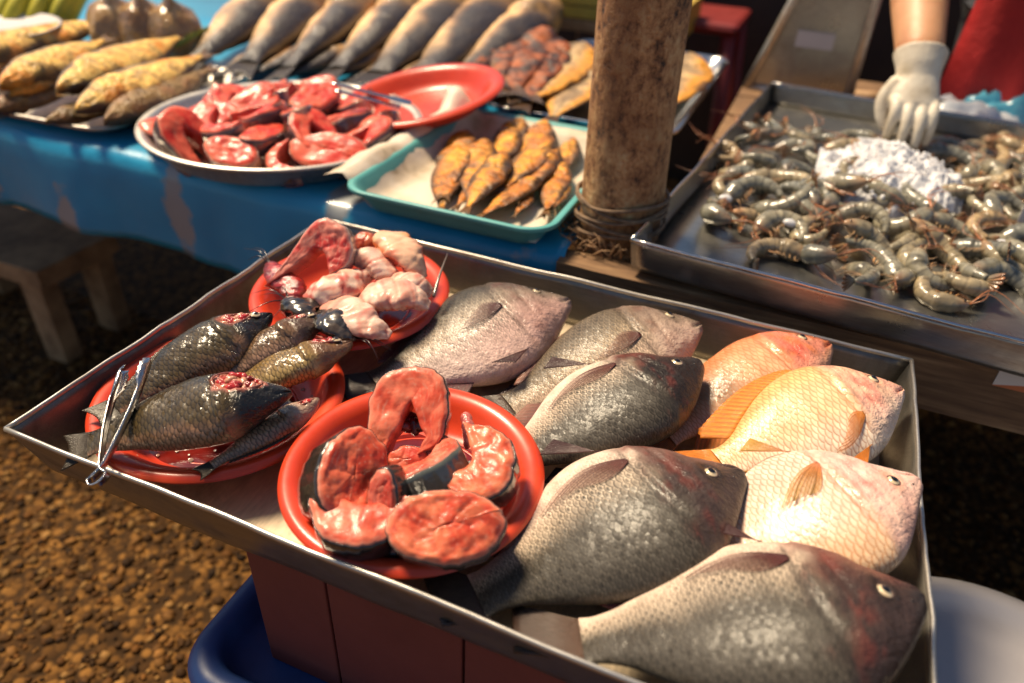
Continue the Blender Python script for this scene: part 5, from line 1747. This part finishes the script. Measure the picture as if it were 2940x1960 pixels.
# =================================================================== BEHIND THE SHRIMP TRAY
def person():
    root = empty('person', (.50, 2.12, 0), 'person in red top and dark apron, white-gloved hand reaching into the shrimp', 'person')

    def skin(name, mat, verts, edges, radii, sub=2, parent=root):
        me = bpy.data.meshes.new(name)
        me.from_pydata([tuple(v) for v in verts], edges, [])
        o = link_mesh(name, me, mat, parent)
        md = o.modifiers.new('skin', 'SKIN'); md.use_smooth_shade = True
        for i, r in enumerate(radii):
            me.skin_vertices[0].data[i].radius = (r, r) if not isinstance(r, tuple) else r
        me.skin_vertices[0].data[0].use_root = True
        ms = o.modifiers.new('sub', 'SUBSURF'); ms.levels = sub; ms.render_levels = sub
        return o
    W = aty(2640, 190, 1.56)                 # wrist
    H = aty(2606, 418, 1.46)                 # finger tips
    E = aty(2640, -20, 1.74)                 # elbow side
    S = Vector((.34, 2.05, 1.36))
    El = E + (E - W).normalized() * .06
    px_, py_ = .50, 2.12
    body_v = [(px_, py_, .92), (px_, py_, 1.12), (px_, py_ - .02, 1.34), (px_, py_ - .01, 1.44), (px_, py_ - .01, 1.52), (px_, py_ - .03, 1.60), (px_, py_ - .02, 1.72),
              S, El, E, W,
              (px_ + .19, py_, 1.36), (px_ + .26, py_ - .02, 1.1), (px_ + .24, py_ - .16, .90),
              (px_ - .10, py_, .88), (px_ - .10, py_ - .02, .48), (px_ - .10, py_ + .02, .08), (px_ - .10, py_ - .10, .04),
              (px_ + .10, py_, .88), (px_ + .10, py_ - .02, .48), (px_ + .10, py_ + .02, .08), (px_ + .10, py_ - .10, .04)]
    ed = [(0, 1), (1, 2), (2, 3), (3, 4), (4, 5), (5, 6), (2, 7), (7, 8), (8, 9), (9, 10), (2, 11), (11, 12), (12, 13), (0, 14), (14, 15), (15, 16), (16, 17), (0, 18), (18, 19), (19, 20), (20, 21)]
    rd = [(.16, .12), (.15, .11), (.16, .10), (.07, .07), (.055, .055), (.085, .09), (.06, .07), .064, .058, .056, .040, .062, .044, .03, .085, .06, .045, .04, .085, .06, .045, .04]
    skm = simple('warm_skin', [(.44, .20, .10), (.56, .28, .14), (.62, .33, .18)], 14, .5, bump=.3, bscale=60, sss=.1)
    skin('body', skm, body_v, ed, rd)
    # red top: shirt with short sleeves over the trunk
    red = simple('red_cloth', [(.34, .008, .010), (.48, .014, .014)], 5, .7, bump=.4, bscale=14, bdist=.02)
    cv = [(px_, py_, .86), (px_, py_, 1.12), (px_, py_ - .02, 1.34), (px_, py_ - .01, 1.42), S, S.lerp(El, .45), (px_ + .19, py_, 1.36), (px_ + .24, py_ - .01, 1.2)]
    skin('red_top', red, cv, [(0, 1), (1, 2), (2, 3), (2, 4), (4, 5), (2, 6), (6, 7)], [(.20, .155), (.18, .14), (.18, .125), (.085, .085), .078, .07, .078, .065])
    dk = simple('dark_trousers', [(.012, .012, .016), (.02, .02, .026)], 20, .8, bump=.3)
    skin('trousers', dk, [(px_, py_, .90), (px_ - .11, py_, .84), (px_ - .11, py_ - .02, .48), (px_ - .11, py_ + .02, .12), (px_ + .11, py_, .84), (px_ + .11, py_ - .02, .48), (px_ + .11, py_ + .02, .12)],
         [(0, 1), (1, 2), (2, 3), (0, 4), (4, 5), (5, 6)], [(.17, .14), .12, .085, .07, .12, .085, .07])
    # red apron hanging in front
    m = MB()
    P = []
    for i in range(25):
        row = []
        for j in range(21):
            u, v = i / 24 - .5, j / 20
            row.append((px_ + .03 + u * (.46 + .08 * v), py_ - .235 + .08 * (2 * u) ** 2 - .012 * math.sin(u * 30 + 2 * v) * v, 1.25 - .68 * v))
        P.append(row)
    m.grid(P)
    m.build('apron', red, root, solid=.003)
    # hair and face keep to the head, which stands well above the picture
    skin('hair', simple('black_hair', [(.008, .007, .006)], 60, .5), [(px_, py_ + .02, 1.62), (px_, py_ + .015, 1.76)], [(0, 1)], [(.088, .09), (.07, .08)])
    # glove: cuff, palm and five bent fingers as one skinned mesh
    ax = (H - W).normalized()
    sd = Vector((1, .12, 0)); sd = (sd - ax * sd.dot(ax)).normalized()
    bk = ax.cross(sd).normalized()
    if bk.y > 0: bk = -bk
    hl = (H - W).length
    m = MB()
    tube(m, [W - ax * .026, W - ax * .024, W + ax * .004, W + ax * hl * .18, W + ax * hl * .36, W + ax * hl * .52, W + ax * hl * .60],
         [(.046, .042), (.047, .043), (.039, .035), (.036, .026), (.041, .024), (.041, .021), (.032, .014)], 28, up=bk,
         disp=lambda u, a, p: 1 + .05 * fbm((p.x * 30 + math.cos(a), p.y * 30 + math.sin(a), p.z * 40), 1, 3))
    for off, ln, cu in ((-.032, .80, .016), (-.011, .98, .006), (.011, 1.02, .002), (.031, .86, .012)):
        b0 = W + ax * hl * .44 + sd * off
        pts = [b0, b0 + ax * hl * .16 * ln + bk * .012, b0 + ax * hl * .34 * ln + sd * off * .02 + bk * (.012 - cu * .4), b0 + ax * hl * .50 * ln + sd * off * .02 - bk * cu, b0 + ax * hl * .57 * ln + sd * off * -.02 - bk * (cu + .006)]
        tube(m, bez(pts, 14), [.0112 - .0003 * k for k in range(12)] + [.006, .002], 14, up=bk)
    t0 = W + ax * hl * .20 - sd * .030
    tube(m, bez([t0, t0 + ax * hl * .20 - sd * .018 - bk * .016, t0 + ax * hl * .42 - sd * .010 - bk * .030, t0 + ax * hl * .52 + sd * .004 - bk * .034], 14), [.015, .0155, .015, .0145, .014, .0138, .0136, .0134, .013, .0125, .012, .011, .007, .002], 14, up=bk)
    gl = simple('thin_white_glove', [(.44, .36, .24), (.64, .56, .44), (.74, .68, .56)], 22, .45, bump=.3, bscale=40, bdist=.006)
    go = m.build('glove', gl, root)
    md = go.modifiers.new('fuse', 'REMESH'); md.mode = 'VOXEL'; md.voxel_size = .0026; md.use_smooth_shade = True
    md = go.modifiers.new('soften', 'SMOOTH'); md.factor = .5; md.iterations = 2


person()

# ---- steel hopper with a label behind the shrimp tray
c = aty(2340, 120, 1.93)
root = empty('steel_stand', (c.x, c.y, TT), 'brushed steel stand with a blank white label behind the shrimp tray', 'steel stand')
zb, zt = TT + .004, 1.12
xl0, xl1, xr = aty(2150, 225, 1.93).x, aty(2345, -20, 1.93).x, aty(2478, 130, 1.93).x
ym = 1.93
m = MB()
F4 = [(xl0, zb), (xr, zb), (xr, zt), (xl1 + .02, zt)]
V = [(x, ym, z) for x, z in F4] + [(x, ym + .16, z) for x, z in F4]
m.add(V, [(0, 1, 2, 3), (7, 6, 5, 4), (0, 4, 5, 1), (1, 5, 6, 2), (2, 6, 7, 3), (3, 7, 4, 0)])
m.build('body', M['steel_shrimp'], root, False, .004)
for (a, b) in ((0, 3), (1, 2), (0, 1)):
    p, q = Vector((F4[a][0], ym - .004, F4[a][1])), Vector((F4[b][0], ym - .004, F4[b][1]))
    mm = MB(); tube(mm, [p, p.lerp(q, .5), q], [.011] * 3, 8, up=Vector((0, 1, 0)))
    mm.build('edge_bar', M['alu'], root)
p = aty(2340, 115, ym - .003)
MB().box((p.x - .042, ym - .006, p.z - .018), (p.x + .042, ym - .003, p.z + .018)).build('blank_label', M['white'], root, False)

# ---- packs of folded plastic bags and a knife board by the tray's far wall
def crumple(name, label, c, w, d, h, mat, seed, cat, rot=0.0):
    m = MB()
    P = []
    for i in range(22):
        row = []
        for j in range(22):
            u, v = i / 21 * 2 - 1, j / 21 * 2 - 1
            z = h * (1 - abs(u) ** 5) * (1 - abs(v) ** 5) * (.8 + .5 * fbm((u * 2.5 + seed, v * 2.5, 0), 1, 4))
            x, y = u * w / 2 * (1 + .06 * fbm((v * 3, seed, 0))), v * d / 2 * (1 + .06 * fbm((u * 3, seed, 5)))
            row.append((c[0] + x * math.cos(rot) - y * math.sin(rot), c[1] + x * math.sin(rot) + y * math.cos(rot), c[2] + max(.0, z)))
        P.append(row)
    m.grid(P, flip=True)
    n = len(P)
    return tag(m.build(name, mat, solid=.002), label, cat)


wp = simple('white_film', [(.62, .66, .70), (.78, .80, .82)], 9, .25, coat=.5, bump=.5, bscale=20, bdist=.01)
bp_ = simple('blue_film', [(.03, .22, .36), (.10, .36, .50), (.6, .7, .75)], 8, .25, coat=.5, bump=.5, bscale=20, bdist=.01)
q = at(2760, 285, .74)
crumple('bag_pack', 'pack of crumpled white plastic bags beside the gloved hand', (q.x, 1.85, TT + .004), .26, .17, .055, wp, 3, 'bag pack', -.1)
q = at(2880, 250, .76)
crumple('bag_pack', 'pack of pale blue plastic bags behind the white pack', (q.x + .03, 1.93, TT + .004), .24, .13, .085, bp_, 8, 'bag pack', -.15)
m = MB(); a, b = at(2455, 245, .735), at(2560, 262, .735)
root = empty('wood_handled_knife', a, 'knife with wooden handle lying behind the shrimp tray', 'knife')
a.y = b.y = 1.83
tube(m, [a, a.lerp(b, .5), b], [.012, .014, .011], 10); m.build('handle', M['wood'], root)
m = MB(); m.box((b.x + .001, 1.829, .727), (b.x + .14, 1.831, .752)); m.build('blade', M['chrome'], root, False)
# red plastic stool and an added dark counter behind the tables
rm = simple('dull_red_plastic', [(.16, .016, .014), (.24, .025, .02)], 12, .45)
c = Vector((-.42, 2.62, 0))
root = empty('plastic_stool', c, 'dull red plastic stool in the gloom behind the post', 'stool')
MB().box((c.x - .17, c.y - .17, .70), (c.x + .17, c.y + .17, .735)).build('seat', rm, root, False, .02)
for sx in (-1, 1):
    for sy in (-1, 1):
        m = MB(); tube(m, [c + Vector((sx * .14, sy * .14, .70)), c + Vector((sx * .17, sy * .17, .35)), c + Vector((sx * .19, sy * .19, .0))], [.022, .024, .026], 10, up=Vector((0, 1, 0)))
        m.build('leg', rm, root)
# counter added to darken the view; its near-black colour stands for gloom
dk = simple('gloom_dark_wood', [(.018, .012, .010), (.035, .022, .016)], 10, .6, bump=.3)
root = empty('added_dark_counter', (.2, 3.05, 0), 'near-black wooden counter added to darken the view behind the stall', 'counter')
for k in range(8):
    MB().box((-1.35 + .42 * k, 3.0, .05), (-1.35 + .42 * k + .412, 3.03, 1.02)).build('panel', dk, root, False, .003)
MB().box((-1.4, 2.96, 1.022), (2.1, 3.5, 1.06)).build('top', dk, root, False, .004)
MB().box((-1.35, 3.031, .0), (2.0, 3.45, .045)).build('plinth', dk, root, False)


# =================================================================== WET TRACES
def puddle(label, c, r, z, mat, seed, sx=1.0, sy=1.0):
    m = MB()
    P = []
    for i in range(14):
        g_ = i / 13
        row = []
        for j in range(48):
            a = 2 * math.pi * j / 48
            q = r * g_ * (1 + .35 * fbm((math.cos(a) * 1.3, math.sin(a) * 1.3, seed), 1, 3))
            row.append((c[0] + q * math.cos(a) * sx, c[1] + q * math.sin(a) * sy, z + .0012 * (1 - g_ ** 4)))
        P.append(row)
    m.grid(P, close_v=True, flip=True)
    return tag(m.build('blood_puddle', mat), label, 'puddle')


blood = simple('thin_blood', [(.10, .006, .005), (.20, .012, .008)], 40, .12, coat=.6)
puddle('dark bloody water pooled under the fish steaks', (P2[0], P2[1]), .074, P2[2] - .0322, blood, 1.0)
puddle('dark bloody water pooled under the dark scaled fish', (P1[0] + .01, P1[1] - .01), .080, P1[2] - .0332, blood, 2.0)
puddle('dark bloody water pooled under the catfish pieces', (P3[0], P3[1]), .072, P3[2] - .0290, blood, 3.0)
# loose wet scales knocked off the dark fish
sc_m = attr_mat('loose_wet_scale', .15, .2, 200, .9, .3, 60)
m = MB()
rnd = random.Random(99)
for k in range(150):
    a, q = rnd.uniform(0, 6.28), rnd.uniform(.02, .118)
    x, y = P1[0] + q * math.cos(a), P1[1] + q * math.sin(a)
    z = P1[2] - .0325 + max(0, (q - .088) * .95)
    if k > 110:
        x, y, z = TX0 + .012 + rnd.uniform(0, .006), rnd.uniform(.31, .42), TF + .0035
        if k > 128: x, y = rnd.uniform(-.58, .1), TY0 + .022 + rnd.uniform(0, .02)
    n = Vector((rnd.uniform(-.5, .5), rnd.uniform(-.5, .5), 1)).normalized()
    Q = n.to_track_quat('Z', 'Y').to_matrix()
    r_ = rnd.uniform(.0014, .0028)
    cc = mix((.45, .22, .15), (.7, .6, .5), rnd.random())
    ring = [Q @ Vector((r_ * math.cos(2 * math.pi * j / 8), r_ * .85 * math.sin(2 * math.pi * j / 8), 0)) + Vector((x, y, z + .0015)) for j in range(8)]
    m.add(ring + [Vector((x, y, z + .0015)) + n * r_ * .3], [(j, (j + 1) % 8, 8) for j in range(8)], [cc] * 9)
tag(m.build('loose_scales', sc_m), 'loose wet fish scales scattered over the plate and tray', 'fish scales', kind='stuff')
# extra chunks filling the steak plate
steak('fish_chunk', 'dark-skinned chunk wedged at the near side under the steaks', [(-.026, .006), (-.022, -.010), (-.004, -.016), (.016, -.012), (.026, .002)], [(-.026, .006), (-.012, .004), (.0, .003), (.012, .004), (.026, .002)], .026,
      frame(at(1150, 1555, .690), XH, -YH * .2 + ZU), pal_steak((.40, .03, .02), (.55, .09, .05)), skin_cols((.03, .03, .03), (.05, .05, .05)), 41, None, cat='fish chunk')
steak('fish_chunk', 'red chunk under the horseshoe steak near the plate middle', oval(.018, .013, 12), medial(.004, .0002, 12), .022,
      frame(at(1170, 1330, .712), XH, -YH * .5 + ZU), pal_steak((.56, .05, .03), (.70, .16, .09)), skin_cols((.05, .04, .04), (.1, .06, .06)), 43, None, closed=True, cat='fish chunk', nv=12)
m = MB(); tube(m, bez([at(1335, 1185, .715), at(1345, 1235, .712), at(1340, 1290, .704)], 16), [.002, .005, .0058, .006, .0061, .0061, .006, .006, .0059, .0058, .0057, .0055, .005, .0045, .0035, .001], 12, colf=lambda u, a: mix((.38, .03, .03), (.55, .14, .12), .5 + .5 * math.sin(a)), disp=lambda u, a, p: 1 + .2 * fbm(p, 200))
tag(m.build('fish_gut', M['gut']), 'shiny red gut tube beside the horseshoe steak', 'fish gut')
